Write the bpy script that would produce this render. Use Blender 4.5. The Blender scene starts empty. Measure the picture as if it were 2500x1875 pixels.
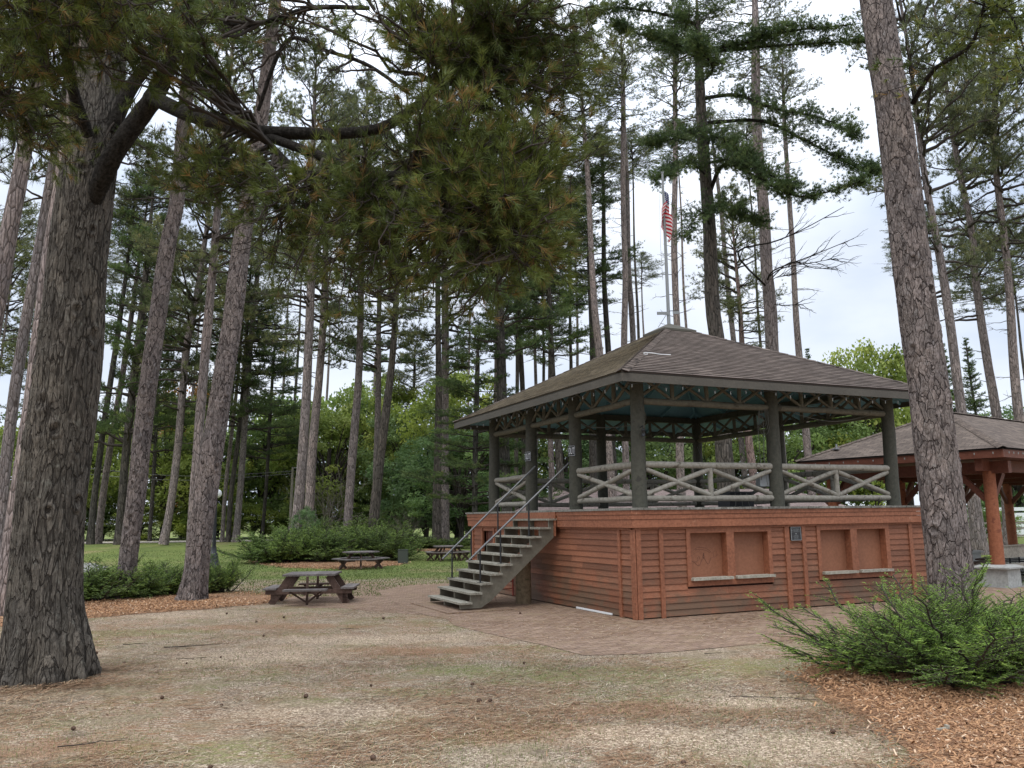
import bpy, math, random
import numpy as np
from mathutils import Vector, Matrix, noise
random.seed(7); RNG = np.random.default_rng(7)
PI = math.pi
scene = bpy.context.scene
COL = scene.collection

# ------------------------------------------------------------------ camera
CF, CP, CR, CH = 2044.5, 0.1578, -0.0131, 1.857       # focal length (px of a 2500 px wide frame), pitch, roll, eye height
Fv = np.array([0, math.cos(CP), math.sin(CP)]); Uv0 = np.array([0, -math.sin(CP), math.cos(CP)]); Rv0 = np.array([1., 0, 0])
Rv = math.cos(CR)*Rv0 + math.sin(CR)*Uv0
Uv = -math.sin(CR)*Rv0 + math.cos(CR)*Uv0
CAM = np.array([0, 0, CH])
cd = bpy.data.cameras.new('camera'); cam = bpy.data.objects.new('camera', cd); COL.objects.link(cam)
cam.matrix_world = Matrix(((Rv[0], Uv[0], -Fv[0], 0), (Rv[1], Uv[1], -Fv[1], 0), (Rv[2], Uv[2], -Fv[2], CH), (0, 0, 0, 1)))
cd.sensor_width = 36; cd.lens = CF/2500*36; cd.clip_start = 0.1; cd.clip_end = 2000
scene.camera = cam

# ------------------------------------------------------------------ light: bright overcast
SUN_EL, SUN_AZ = math.radians(58), math.radians(200)
w = bpy.data.worlds.new('World'); scene.world = w; w.use_nodes = True
nt = w.node_tree; nt.nodes.clear()
def wn(t, **k):
    n = nt.nodes.new(t)
    for a, b in k.items(): setattr(n, a, b)
    return n
out = wn('ShaderNodeOutputWorld'); bg = wn('ShaderNodeBackground'); sky = wn('ShaderNodeTexSky')
sky.sky_type = 'NISHITA'; sky.sun_disc = False; sky.sun_elevation = SUN_EL; sky.sun_rotation = SUN_AZ; sky.altitude = 300
bg.inputs['Strength'].default_value = 0.1
tc = wn('ShaderNodeTexCoord'); mp = wn('ShaderNodeMapping'); mp.inputs['Scale'].default_value = (1, 1, 2.2)
ns = wn('ShaderNodeTexNoise'); ns.inputs['Scale'].default_value = 2.3; ns.inputs['Detail'].default_value = 6; ns.inputs['Roughness'].default_value = 0.5
rp = wn('ShaderNodeValToRGB')
rp.color_ramp.elements[0].position = 0.36; rp.color_ramp.elements[0].color = (5.7, 6.6, 8.2, 1)
rp.color_ramp.elements[1].position = 0.60; rp.color_ramp.elements[1].color = (9.1, 9.6, 10.5, 1)
sx = wn('ShaderNodeSeparateXYZ'); mr = wn('ShaderNodeMapRange')       # cloud cover is brighter towards the zenith
mr.inputs['From Min'].default_value = 0.3; mr.inputs['From Max'].default_value = 1.0; mr.inputs['To Min'].default_value = 1.0; mr.inputs['To Max'].default_value = 2.9
mul = wn('ShaderNodeVectorMath', operation='SCALE')
mx = wn('ShaderNodeMix', data_type='RGBA'); mx.inputs['Factor'].default_value = 0.9
L = nt.links.new
L(tc.outputs['Generated'], mp.inputs['Vector']); L(mp.outputs['Vector'], ns.inputs['Vector']); L(ns.outputs['Fac'], rp.inputs['Fac'])
L(tc.outputs['Generated'], sx.inputs['Vector']); L(sx.outputs['Z'], mr.inputs['Value'])
L(rp.outputs['Color'], mul.inputs[0]); L(mr.outputs['Result'], mul.inputs['Scale'])
L(sky.outputs['Color'], mx.inputs['A']); L(mul.outputs['Vector'], mx.inputs['B']); L(mx.outputs['Result'], bg.inputs['Color']); L(bg.outputs['Background'], out.inputs['Surface'])
sl = bpy.data.lights.new('sun', 'SUN'); sl.energy = 1.3; sl.angle = math.radians(25); sl.color = (1, 0.97, 0.92)
so = bpy.data.objects.new('sun', sl); COL.objects.link(so)
so.rotation_euler = (PI/2 - SUN_EL, 0, PI - SUN_AZ)
scene.view_settings.view_transform = 'Standard'; scene.view_settings.look = 'None'; scene.view_settings.gamma = 1
scene.view_settings.exposure = 0.24
scene.cycles.max_bounces = 6; scene.cycles.diffuse_bounces = 3; scene.cycles.transparent_max_bounces = 4

# ------------------------------------------------------------------ pixel -> world helpers
def sst(a, b, x):
    t = np.clip((x - a)/(b - a), 0, 1); return t*t*(3 - 2*t)
def terrain(x, y):
    return 0.45*sst(36, 57, y)*sst(-1, -12, x) - 0.9*sst(72, 110, y)
def ray(u, v): return Fv + (u - 1250)/CF*Rv - (v - 937.5)/CF*Uv
def gpt(u, v):                      # pixel -> point on the terrain
    d = ray(u, v)
    if d[2] >= -1e-4: d[2] = -1e-4
    k = -CH/d[2]
    for _ in range(8):
        P = CAM + k*d; k = (terrain(P[0], P[1]) - CH)/d[2]
    return CAM + k*d
def ypt(u, v, Y):                   # pixel -> point on the vertical plane y = Y
    d = ray(u, v); return CAM + d*(Y/d[1])
def gxy(u, Y):                      # ground point under column u at depth Y
    P = ypt(u, 1330, Y); return np.array([P[0], Y, float(terrain(P[0], Y))])

# ------------------------------------------------------------------ mesh builder
class MB:
    def __init__(s): s.v = []; s.q = []; s.t = []; s.n = 0; s.qt = []; s.tt = []; s.qs = []; s.ts = []; s.quv = []; s.tuv = []; s.uv = False
    def add(s, v, f, tint=0.5, smooth=False, uv=None):
        v = np.asarray(v, float).reshape(-1, 3); f = np.asarray(f, np.int64)
        if f.size == 0: return
        tn = np.broadcast_to(np.asarray(tint, float), (len(f),))
        s.v.append(v)
        if uv is not None: s.uv = True; uv = np.asarray(uv, float).reshape(len(f), f.shape[1], 2)
        else: uv = np.zeros((len(f), f.shape[1], 2))
        sm = np.full(len(f), smooth)
        if f.shape[1] == 4: s.q.append(f + s.n); s.qt.append(tn); s.qs.append(sm); s.quv.append(uv)
        else: s.t.append(f + s.n); s.tt.append(tn); s.ts.append(sm); s.tuv.append(uv)
        s.n += len(v)
    def box(s, x0, x1, y0, y1, z0, z1, M=None, tint=0.5):
        v = np.array([[x, y, z] for z in (z0, z1) for y in (y0, y1) for x in (x0, x1)], float)
        if M is not None: v = v @ np.array(M)[:3, :3].T + np.array(M)[:3, 3]
        s.add(v, [[0, 2, 3, 1], [4, 5, 7, 6], [0, 1, 5, 4], [2, 6, 7, 3], [0, 4, 6, 2], [1, 3, 7, 5]], tint)
    def bar(s, a, b, wd, th, up=(0, 0, 1), tint=0.5):   # rectangular bar from a to b
        a = np.array(a, float); b = np.array(b, float); d = b - a; l = np.linalg.norm(d); d /= l
        up = np.array(up, float); x = np.cross(d, up)
        if np.linalg.norm(x) < 1e-4: x = np.cross(d, [1, 0, 0])
        x /= np.linalg.norm(x); z = np.cross(x, d)
        v = [p + x*wd/2*i + z*th/2*j for p in (a, b) for i, j in ((-1, -1), (1, -1), (1, 1), (-1, 1))]
        s.add(v, [[0, 1, 2, 3], [7, 6, 5, 4], [0, 4, 5, 1], [1, 5, 6, 2], [2, 6, 7, 3], [3, 7, 4, 0]], tint)
    def tube(s, pts, rad, n=6, tint=0.5, cap=True, wob=0.0, smooth=True):
        pts = np.asarray(pts, float); m = len(pts); rad = np.broadcast_to(np.asarray(rad, float), (m,))
        d = np.gradient(pts, axis=0); d /= np.linalg.norm(d, axis=1)[:, None] + 1e-9
        ref = np.array([0, 0, 1.]) if abs(d[0][2]) < 0.9 else np.array([1., 0, 0])
        x = np.cross(d, ref); x /= np.linalg.norm(x, axis=1)[:, None] + 1e-9; y = np.cross(d, x)
        a = np.arange(n)*2*PI/n
        rr = rad[:, None]*(1 + (RNG.normal(0, wob, (m, n)) if wob else 0))
        v = pts[:, None, :] + (np.cos(a)[None, :, None]*x[:, None, :] + np.sin(a)[None, :, None]*y[:, None, :])*rr[:, :, None]
        i = np.arange(m - 1)[:, None]*n; j = np.arange(n)[None, :]; j2 = (j + 1) % n
        f = np.stack([i + j, i + j2, i + n + j2, i + n + j], -1).reshape(-1, 4)
        s.add(v.reshape(-1, 3), f, tint, smooth)
        if cap:
            for k, o in ((0, 1), (m - 1, 0)):
                c = np.vstack([v[k], pts[k]]); jj = np.arange(n)
                t = np.stack([jj, (jj + 1) % n, np.full(n, n)], -1)
                s.add(c, t[:, ::-1] if not o else t, tint)
    def build(s, name, mat, parent=None):
        me = bpy.data.meshes.new(name); V = np.vstack(s.v)
        Q = np.vstack(s.q) if s.q else np.zeros((0, 4), int); T = np.vstack(s.t) if s.t else np.zeros((0, 3), int)
        me.vertices.add(len(V)); me.vertices.foreach_set('co', V.ravel().astype(np.float32))
        nl = Q.size + T.size; me.loops.add(nl); me.loops.foreach_set('vertex_index', np.concatenate([Q.ravel(), T.ravel()]).astype(np.int32))
        np_ = len(Q) + len(T); me.polygons.add(np_)
        me.polygons.foreach_set('loop_start', np.concatenate([np.arange(len(Q))*4, Q.size + np.arange(len(T))*3]).astype(np.int32))
        sm = np.concatenate(s.qs + s.ts); me.polygons.foreach_set('use_smooth', sm.astype(bool))
        at = me.attributes.new('tint', 'FLOAT', 'FACE'); at.data.foreach_set('value', np.concatenate(s.qt + s.tt).astype(np.float32))
        if s.uv:
            ul = me.uv_layers.new(name='UVMap'); ul.data.foreach_set('uv', np.concatenate([x.ravel() for x in s.quv + s.tuv]).astype(np.float32))
        me.update(calc_edges=True)
        me.materials.append(mat)
        o = bpy.data.objects.new(name, me); COL.objects.link(o)
        if parent is not None: o.parent = parent
        return o
def tag(o, label=None, cat=None, group=None, kind=None):
    if label: o['label'] = label
    if cat: o['category'] = cat
    if group: o['group'] = group
    if kind: o['kind'] = kind
    return o
def empty(name, loc=(0, 0, 0), rz=0.0, label=None, cat=None, group=None):
    o = bpy.data.objects.new(name, None); COL.objects.link(o); o.location = [float(c) for c in loc]; o.rotation_euler = (0, 0, rz)
    o.empty_display_size = 0.2
    return tag(o, label, cat, group)
def link_mesh(name, me, parent, loc=(0, 0, 0), rot=(0, 0, 0), sc=1.0):
    o = bpy.data.objects.new(name, me); COL.objects.link(o); o.parent = parent
    o.location = [float(c) for c in loc]; o.rotation_euler = rot; o.scale = (sc, sc, sc) if not hasattr(sc, '__len__') else sc
    return o
def copy_tree(o, parent=None):
    c = o.copy(); COL.objects.link(c); c.parent = parent
    for ch in list(o.children): copy_tree(ch, c)
    return c

# ------------------------------------------------------------------ materials
class Mat:
    def __init__(s, name, rough=0.8, spec=0.3):
        s.m = bpy.data.materials.new(name); s.m.use_nodes = True; s.nt = s.m.node_tree; s.nt.nodes.clear()
        s.o = s.n('ShaderNodeOutputMaterial'); s.b = s.n('ShaderNodeBsdfPrincipled')
        s.b.inputs['Roughness'].default_value = rough; s.b.inputs['Specular IOR Level'].default_value = spec
        s.l(s.b.outputs[0], s.o.inputs['Surface'])
    def n(s, t, **k):
        n = s.nt.nodes.new(t)
        for a, b in k.items(): setattr(n, a, b)
        return n
    def l(s, a, b): s.nt.links.new(a, b)
    def coord(s, scale=(1, 1, 1), kind='Object', rot=(0, 0, 0), warp=0):
        t = s.n('ShaderNodeTexCoord'); m = s.n('ShaderNodeMapping'); m.inputs['Scale'].default_value = scale; m.inputs['Rotation'].default_value = rot
        s.l(t.outputs[kind], m.inputs['Vector']); o = m.outputs['Vector']
        if warp:
            nz = s.n('ShaderNodeTexNoise'); nz.inputs['Scale'].default_value = 1.3; s.l(o, nz.inputs['Vector'])
            a = s.n('ShaderNodeVectorMath', operation='MULTIPLY_ADD'); s.l(nz.outputs['Color'], a.inputs[0]); a.inputs[1].default_value = (warp,)*3; s.l(o, a.inputs[2]); o = a.outputs[0]
        return o
    def noise(s, vec, scale, detail=4, rough=0.5):
        n = s.n('ShaderNodeTexNoise'); n.inputs['Scale'].default_value = scale; n.inputs['Detail'].default_value = detail; n.inputs['Roughness'].default_value = rough
        s.l(vec, n.inputs['Vector']); return n.outputs['Fac']
    def voro(s, vec, scale, feature='F1', out='Distance', rand=1):
        n = s.n('ShaderNodeTexVoronoi', feature=feature); n.inputs['Scale'].default_value = scale; n.inputs['Randomness'].default_value = rand
        s.l(vec, n.inputs['Vector']); return n.outputs[out]
    def ramp(s, fac, stops, interp='LINEAR'):
        r = s.n('ShaderNodeValToRGB'); cr = r.color_ramp; cr.interpolation = interp
        while len(cr.elements) < len(stops): cr.elements.new(0.5)
        for e, (p, c) in zip(cr.elements, stops): e.position = p; e.color = (*c, 1) if len(c) == 3 else c
        s.l(fac, r.inputs['Fac']); return r.outputs['Color']
    def rmap(s, fac, a, b, c=0, d=1, smooth=True):
        m = s.n('ShaderNodeMapRange', interpolation_type='SMOOTHSTEP' if smooth else 'LINEAR')
        for k, x in zip(('From Min', 'From Max', 'To Min', 'To Max'), (a, b, c, d)): m.inputs[k].default_value = x
        s.l(fac, m.inputs['Value']); return m.outputs['Result']
    def mix(s, f, a, b, mode='MIX'):
        m = s.n('ShaderNodeMix', data_type='RGBA', blend_type=mode)
        for k, x in (('Factor', f), ('A', a), ('B', b)):
            if hasattr(x, 'node'): s.l(x, m.inputs[k])
            elif k == 'Factor': m.inputs[k].default_value = x
            else: m.inputs[k].default_value = (*x, 1)
        return m.outputs['Result']
    def math(s, op, a, b=0.0):
        m = s.n('ShaderNodeMath', operation=op)
        for i, x in enumerate((a, b)):
            if hasattr(x, 'node'): s.l(x, m.inputs[i])
            else: m.inputs[i].default_value = x
        return m.outputs[0]
    def attr(s, name='tint', out='Fac'):
        a = s.n('ShaderNodeAttribute', attribute_name=name); return a.outputs[out]
    def rand(s): return s.n('ShaderNodeObjectInfo').outputs['Random']
    def pos(s): return s.n('ShaderNodeNewGeometry').outputs['Position']
    def color(s, c):
        if hasattr(c, 'node'): s.l(c, s.b.inputs['Base Color'])
        else: s.b.inputs['Base Color'].default_value = (*c, 1)
        return s
    def bump(s, h, dist=0.01, strength=1.0):
        b = s.n('ShaderNodeBump'); b.inputs['Distance'].default_value = dist; b.inputs['Strength'].default_value = strength
        s.l(h, b.inputs['Height']); s.l(b.outputs[0], s.b.inputs['Normal']); return s
    def leafy(s, col, amt=0.3):        # thin leaves let some light through
        t = s.n('ShaderNodeBsdfTranslucent'); s.l(col, t.inputs['Color']); m = s.n('ShaderNodeMixShader'); m.inputs[0].default_value = amt
        s.l(s.b.outputs[0], m.inputs[1]); s.l(t.outputs[0], m.inputs[2]); s.l(m.outputs[0], s.o.inputs['Surface']); return s

def needle_mat(name, stops, var=0.35, amt=0.25):
    m = Mat(name, 0.55, 0.3)
    c = m.ramp(m.attr(), stops)
    nz = m.noise(m.coord((1, 1, 1)), 0.9, 2)
    c = m.mix(1.0, c, m.ramp(nz, [(0.3, (0.7, 0.72, 0.75)), (0.7, (1.25, 1.2, 1.0))]), 'MULTIPLY')
    c = m.mix(1.0, c, m.ramp(m.rand(), [(0, (1 - var, 1 - var, 1 - var*.6)), (1, (1 + var, 1 + var*.9, 1 + var*.3))]), 'MULTIPLY')
    m.color(c); m.leafy(c, amt); return m.m
NEAR_NEEDLE = needle_mat('near_pine_needles', [(0, (0.06, 0.088, 0.024)), (0.55, (0.13, 0.165, 0.038)), (0.86, (0.20, 0.225, 0.06)), (0.92, (0.22, 0.14, 0.05)), (1, (0.32, 0.20, 0.08))], 0.0)
RED_NEEDLE = needle_mat('red_pine_needles', [(0, (0.085, 0.105, 0.05)), (0.6, (0.16, 0.185, 0.082)), (0.92, (0.26, 0.27, 0.12)), (1, (0.30, 0.25, 0.12))], 0.2, .35)
WHITE_NEEDLE = needle_mat('white_pine_needles', [(0, (0.05, 0.085, 0.034)), (0.6, (0.11, 0.165, 0.058)), (0.92, (0.19, 0.25, 0.09)), (1, (0.22, 0.22, 0.09))], 0.2, .35)
YEW = needle_mat('yew_leaves', [(0, (0.06, 0.11, 0.025)), (0.45, (0.19, 0.31, 0.06)), (0.8, (0.33, 0.48, 0.10)), (1, (0.36, 0.50, 0.10))], 0.10, 0.4)
JUNIPER = needle_mat('dark_yew_leaves', [(0, (0.06, 0.10, 0.032)), (0.55, (0.16, 0.24, 0.06)), (0.88, (0.27, 0.37, 0.09)), (1, (0.29, 0.38, 0.11))], 0.15, .35)
def leaf_mat(name, a, b, c):
    return needle_mat(name, [(0, a), (0.6, b), (1, c)], 0.18, 0.4)
LEAF_GREEN = leaf_mat('broadleaf_green', (0.10, 0.16, 0.055), (0.21, 0.30, 0.10), (0.36, 0.46, 0.16))
LEAF_YELLOW = leaf_mat('broadleaf_yellow_green', (0.15, 0.21, 0.05), (0.30, 0.38, 0.09), (0.46, 0.50, 0.15))
LEAF_BLUE = leaf_mat('broadleaf_cool_green', (0.085, 0.15, 0.065), (0.18, 0.29, 0.12), (0.32, 0.44, 0.20))
LEAF_ORANGE = leaf_mat('broadleaf_autumn', (0.22, 0.14, 0.04), (0.42, 0.20, 0.06), (0.55, 0.30, 0.08))

def bark_mat(name, base, hi, crack, sc=9.0, zs=0.22, dist=0.02, moss=0.0):
    m = Mat(name, 0.95, 0.15)
    c = m.coord((1, 1, zs), warp=0.12)
    e = m.voro(c, sc, 'DISTANCE_TO_EDGE'); e2 = m.voro(c, sc*2.3, 'DISTANCE_TO_EDGE')
    nz = m.noise(m.coord((1, 1, 0.5)), 14, 6, 0.65); big = m.noise(m.coord((1, 1, 0.6)), 1.6, 3)
    cell = m.voro(c, sc, 'F1', 'Color')
    sep = m.n('ShaderNodeSeparateColor'); m.l(cell, sep.inputs[0])
    col = m.mix(m.rmap(nz, 0.35, 0.7), base, hi)
    col = m.mix(1.0, col, m.ramp(sep.outputs[0], [(0, (0.8, 0.8, 0.8)), (1, (1.22, 1.18, 1.16))]), 'MULTIPLY')
    col = m.mix(1.0, col, m.ramp(big, [(0.3, (0.85, 0.85, 0.87)), (0.7, (1.12, 1.08, 1.05))]), 'MULTIPLY')
    col = m.mix(1.0, col, m.ramp(m.rand(), [(0, (0.82, 0.84, 0.86)), (1, (1.15, 1.1, 1.08))]), 'MULTIPLY')
    ck = m.rmap(e, 0.0, 0.09)
    col = m.mix(ck, crack, col)
    if moss:
        col = m.mix(m.math('MULTIPLY', m.rmap(m.noise(m.coord(), 2.2, 5), 0.52, 0.66), moss), col, (0.12, 0.13, 0.055))
    m.color(col)
    h = m.math('ADD', m.math('MULTIPLY', m.rmap(e, 0, 0.16), 1.0), m.math('MULTIPLY', nz, 0.5))
    h = m.math('ADD', h, m.math('MULTIPLY', m.rmap(e2, 0, 0.1), 0.3))
    m.bump(h, dist); return m.m
def bark_geo_mat(name, base, hi, crack, lichen, sc, zs, wid=0.10, dist=0.03):   # bark of the near trunks: modelled relief plus fine furrows
    m = Mat(name, 0.95, 0.12)
    c0 = m.coord((1, 1, zs))
    nzv = m.n('ShaderNodeTexNoise'); nzv.inputs['Scale'].default_value = 5.0; nzv.inputs['Detail'].default_value = 4; m.l(c0, nzv.inputs['Vector'])
    ma = m.n('ShaderNodeVectorMath', operation='MULTIPLY_ADD'); m.l(nzv.outputs['Color'], ma.inputs[0]); ma.inputs[1].default_value = (.22, .22, .22); m.l(c0, ma.inputs[2]); c = ma.outputs[0]
    e1 = m.voro(c, sc, 'DISTANCE_TO_EDGE'); e2 = m.voro(c, sc*2.6, 'DISTANCE_TO_EDGE')
    sepc = m.n('ShaderNodeSeparateColor'); m.l(m.voro(c, sc, 'F1', 'Color'), sepc.inputs[0])
    nz = m.noise(m.coord((1, 1, 0.4)), 30, 8, 0.75); big = m.noise(m.coord(), 1.9, 4); var = m.noise(m.coord(), 5, 3)
    col = m.mix(m.rmap(nz, 0.36, 0.66), base, hi)
    col = m.mix(1.0, col, m.ramp(sepc.outputs[0], [(0, (0.78, 0.77, 0.76)), (1, (1.24, 1.2, 1.18))]), 'MULTIPLY')
    col = m.mix(m.rmap(m.noise(m.coord((1, 1, .7)), 9, 5, .65), 0.58, 0.70, 0, 0.7), col, lichen)
    col = m.mix(1.0, col, m.ramp(big, [(0.3, (0.82, 0.82, 0.84)), (0.7, (1.14, 1.1, 1.05))]), 'MULTIPLY')
    w1 = m.math('MULTIPLY', m.rmap(var, .3, .7, .35, 1.4), wid)
    k1 = m.rmap(m.math('DIVIDE', e1, w1), 0.15, 1.0); k2 = m.rmap(e2, 0.0, 0.07)
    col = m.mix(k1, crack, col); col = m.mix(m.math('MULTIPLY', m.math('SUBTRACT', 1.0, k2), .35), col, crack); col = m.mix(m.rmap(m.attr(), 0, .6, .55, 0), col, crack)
    m.color(col)
    h = m.math('ADD', m.math('MULTIPLY', k1, 1.0), m.math('MULTIPLY', k2, .35)); h = m.math('ADD', h, m.math('MULTIPLY', nz, .7)); h = m.math('ADD', h, m.math('MULTIPLY', sepc.outputs[1], .3))
    m.bump(h, dist); return m.m
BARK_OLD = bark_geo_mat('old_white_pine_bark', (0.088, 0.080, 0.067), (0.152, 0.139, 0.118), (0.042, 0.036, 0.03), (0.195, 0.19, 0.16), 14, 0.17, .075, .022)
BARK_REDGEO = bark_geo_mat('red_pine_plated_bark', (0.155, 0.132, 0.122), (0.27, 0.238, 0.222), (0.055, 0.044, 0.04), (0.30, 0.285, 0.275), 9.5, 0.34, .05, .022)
BARK_RED = bark_mat('red_pine_bark', (0.20, 0.17, 0.155), (0.34, 0.30, 0.28), (0.08, 0.064, 0.057), 11, 0.22, 0.02)
BARK_ROSE = bark_mat('rosy_red_pine_bark', (0.22, 0.16, 0.14), (0.36, 0.28, 0.25), (0.08, 0.055, 0.048), 11, 0.22, 0.02)
BARK_DARK = bark_mat('dark_pine_bark', (0.075, 0.068, 0.058), (0.135, 0.125, 0.108), (0.03, 0.027, 0.022), 10, 0.16, 0.025)
m = Mat('twig_bark', 0.9, 0.1); m.color(m.mix(m.noise(m.coord(), 9, 3), (0.03, 0.025, 0.02), (0.085, 0.07, 0.06))); TWIG = m.m
m = Mat('limb_bark', 0.92, 0.1); nz = m.noise(m.coord(), 25, 6, .7); m.color(m.mix(m.rmap(nz, .35, .7), (0.012, 0.010, 0.008), (0.042, 0.037, 0.031))); m.bump(nz, 0.03); LIMB = m.m

# wood and paint
def paint(name, base, hi, wear=None, rough=0.6, grain=(1, 1, 1), wearamt=(0.6, 0.72), bump=0.002, var=0.12):
    m = Mat(name, rough, 0.35)
    g = m.noise(m.coord(grain), 18, 6, 0.6); b = m.noise(m.coord(), 1.1, 4)
    col = m.mix(m.rmap(g, 0.3, 0.7), base, hi)
    col = m.mix(1.0, col, m.ramp(b, [(0.3, (1 - var,)*3), (0.7, (1 + var,)*3)]), 'MULTIPLY')
    t = m.attr(); col = m.mix(1.0, col, m.ramp(t, [(0, (0.60, 0.58, 0.56)), (1, (1.30, 1.30, 1.30))]), 'MULTIPLY')
    if wear: col = m.mix(m.rmap(m.noise(m.coord(grain), 6, 8, 0.75), *wearamt), col, wear)
    m.color(col); m.bump(g, bump); return m
SIDING_ = paint('red_stained_siding', (0.18, 0.067, 0.033), (0.28, 0.113, 0.060), (0.37, 0.20, 0.12), 0.65, (1, 1, 6), (0.60, 0.78))
def grime(m):                       # damp green and grey stain low on the boards
    z = m.n('ShaderNodeSeparateXYZ'); m.l(m.coord(), z.inputs[0])
    nz = m.noise(m.coord((1, 1, 1.6)), 1.7, 6, 0.62)
    low = m.rmap(z.outputs['Z'], 0.0, 1.35, 1, 0)
    f = m.math('MULTIPLY', m.rmap(nz, 0.38, 0.60), low)
    link = m.b.inputs['Base Color'].links[0].from_socket
    c = m.mix(m.math('MULTIPLY', f, 0.7), link, (0.105, 0.085, 0.055)); m.l(c, m.b.inputs['Base Color'])
grime(SIDING_); SIDING = SIDING_.m
TRIM = paint('red_stained_trim', (0.21, 0.076, 0.038), (0.32, 0.126, 0.066), (0.41, 0.225, 0.14), 0.6, (1, 1, 1), (0.60, 0.75)).m
PANEL = paint('brown_orange_shutter', (0.245, 0.10, 0.052), (0.30, 0.128, 0.07), None, 0.6, (1, 1, 1), bump=0.0006).m
DOORM = paint('dark_red_door', (0.10, 0.032, 0.02), (0.15, 0.05, 0.03), None, 0.6).m
SILL = paint('weathered_grey_sill', (0.25, 0.23, 0.18), (0.42, 0.39, 0.32), None, 0.85, (1, 1, 1), bump=0.004).m
def logmat(name, base, hi, streak):
    m = Mat(name, 0.75, 0.25)
    g = m.noise(m.coord((7, 7, 7)), 2.0, 7, 0.7); k = m.noise(m.coord((9, 9, 9)), 0.7, 3, 0.5)
    col = m.mix(m.rmap(g, 0.3, 0.7), base, hi); col = m.mix(m.rmap(k, 0.60, 0.70), col, streak)
    col = m.mix(1.0, col, m.ramp(m.attr(), [(0, (0.8,)*3), (1, (1.2,)*3)]), 'MULTIPLY')
    m.color(col); m.bump(g, 0.004); return m.m
POSTM = logmat('dark_olive_log_paint', (0.052, 0.051, 0.039), (0.082, 0.079, 0.060), (0.045, 0.042, 0.034))
RAILM = logmat('grey_beige_log_paint', (0.215, 0.195, 0.16), (0.33, 0.305, 0.255), (0.12, 0.10, 0.075))
TRUSSM = logmat('grey_brown_truss_paint', (0.10, 0.092, 0.07), (0.155, 0.143, 0.11), (0.065, 0.058, 0.045))
FASCIAM = paint('dark_taupe_fascia_paint', (0.075, 0.066, 0.052), (0.095, 0.085, 0.067), None, 0.6).m
TEAL = paint('teal_painted_ceiling', (0.15, 0.31, 0.37), (0.18, 0.36, 0.43), None, 0.6).m
STAIRM = paint('olive_grey_stair_paint', (0.125, 0.115, 0.085), (0.165, 0.15, 0.115), None, 0.6).m
TREADM = paint('worn_stair_tread', (0.20, 0.185, 0.145), (0.33, 0.31, 0.25), (0.42, 0.40, 0.34), 0.8, (1, 1, 1), (0.55, 0.7), 0.004).m
DECKM = paint('weathered_deck_plank', (0.14, 0.135, 0.115), (0.26, 0.25, 0.22), (0.06, 0.06, 0.05), 0.85, (1, 1, 1), (0.55, 0.7), 0.004).m
TABLEM = paint('dark_brown_stain', (0.06, 0.032, 0.022), (0.105, 0.062, 0.045), None, 0.6, (1, 1, 1), bump=0.003).m
TABLETOP = paint('worn_grey_brown_plank', (0.105, 0.088, 0.08), (0.185, 0.16, 0.148), (0.09, 0.06, 0.05), 0.7, (1, 1, 1), (0.6, 0.75), 0.003).m
GREYWOOD = paint('weathered_grey_wood', (0.17, 0.15, 0.12), (0.30, 0.27, 0.22), None, 0.85, (1, 1, 1), bump=0.004).m
RUSTWOOD = logmat('rust_stained_log', (0.22, 0.075, 0.036), (0.31, 0.115, 0.058), (0.17, 0.055, 0.03))
RUSTBEAM = paint('rust_stained_beam', (0.105, 0.034, 0.018), (0.15, 0.05, 0.028), None, 0.6).m
CONCRETE = paint('pale_concrete', (0.30, 0.30, 0.28), (0.42, 0.42, 0.39), None, 0.9, (1, 1, 1), bump=0.003).m
STUMPM = logmat('mossy_brown_log', (0.12, 0.085, 0.05), (0.22, 0.165, 0.10), (0.07, 0.07, 0.03))
def plain(name, c, rough=0.5, metal=0.0, bump=0):
    m = Mat(name, rough, 0.5); nz = m.noise(m.coord(), 30, 3); m.color(m.mix(nz, tuple(x*0.85 for x in c), tuple(min(1, x*1.12) for x in c))); m.b.inputs['Metallic'].default_value = metal
    if bump: m.bump(nz, bump)
    return m.m
BLACK = plain('black_painted_metal', (0.015, 0.016, 0.018), 0.4)
STEEL = plain('galvanised_steel', (0.15, 0.15, 0.15), 0.45, 0.5)
GREYPOLE = plain('grey_pole_paint', (0.22, 0.23, 0.23), 0.5)
WHITEP = plain('white_paint', (0.75, 0.76, 0.75), 0.5)
BLACKP = plain('black_plastic', (0.02, 0.021, 0.024), 0.45)
WIREM = plain('grey_cable', (0.14, 0.14, 0.125), 0.5)
DARKWIRE = plain('dark_cable', (0.03, 0.03, 0.03), 0.5)
BULBM = plain('clear_bulb', (0.22, 0.22, 0.20), 0.2)
UTILG = plain('green_grey_box_paint', (0.05, 0.06, 0.045), 0.6)
CAPM = plain('grey_green_metal_cap', (0.075, 0.068, 0.05), 0.8)
REDM = plain('red_lamp_plastic', (0.4, 0.02, 0.02), 0.3)
GLOBE = plain('white_globe', (0.8, 0.8, 0.78), 0.3)
INK = plain('dark_marker_line', (0.07, 0.025, 0.016), 0.8)
INK2 = plain('faded_marker_line', (0.13, 0.05, 0.03), 0.8)
LETTER = plain('white_lettering', (0.78, 0.80, 0.82), 0.5)
TEXTG = plain('plaque_text', (0.20, 0.21, 0.21), 0.5)
GATEM = plain('red_tube', (0.25, 0.03, 0.02), 0.4)

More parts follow.
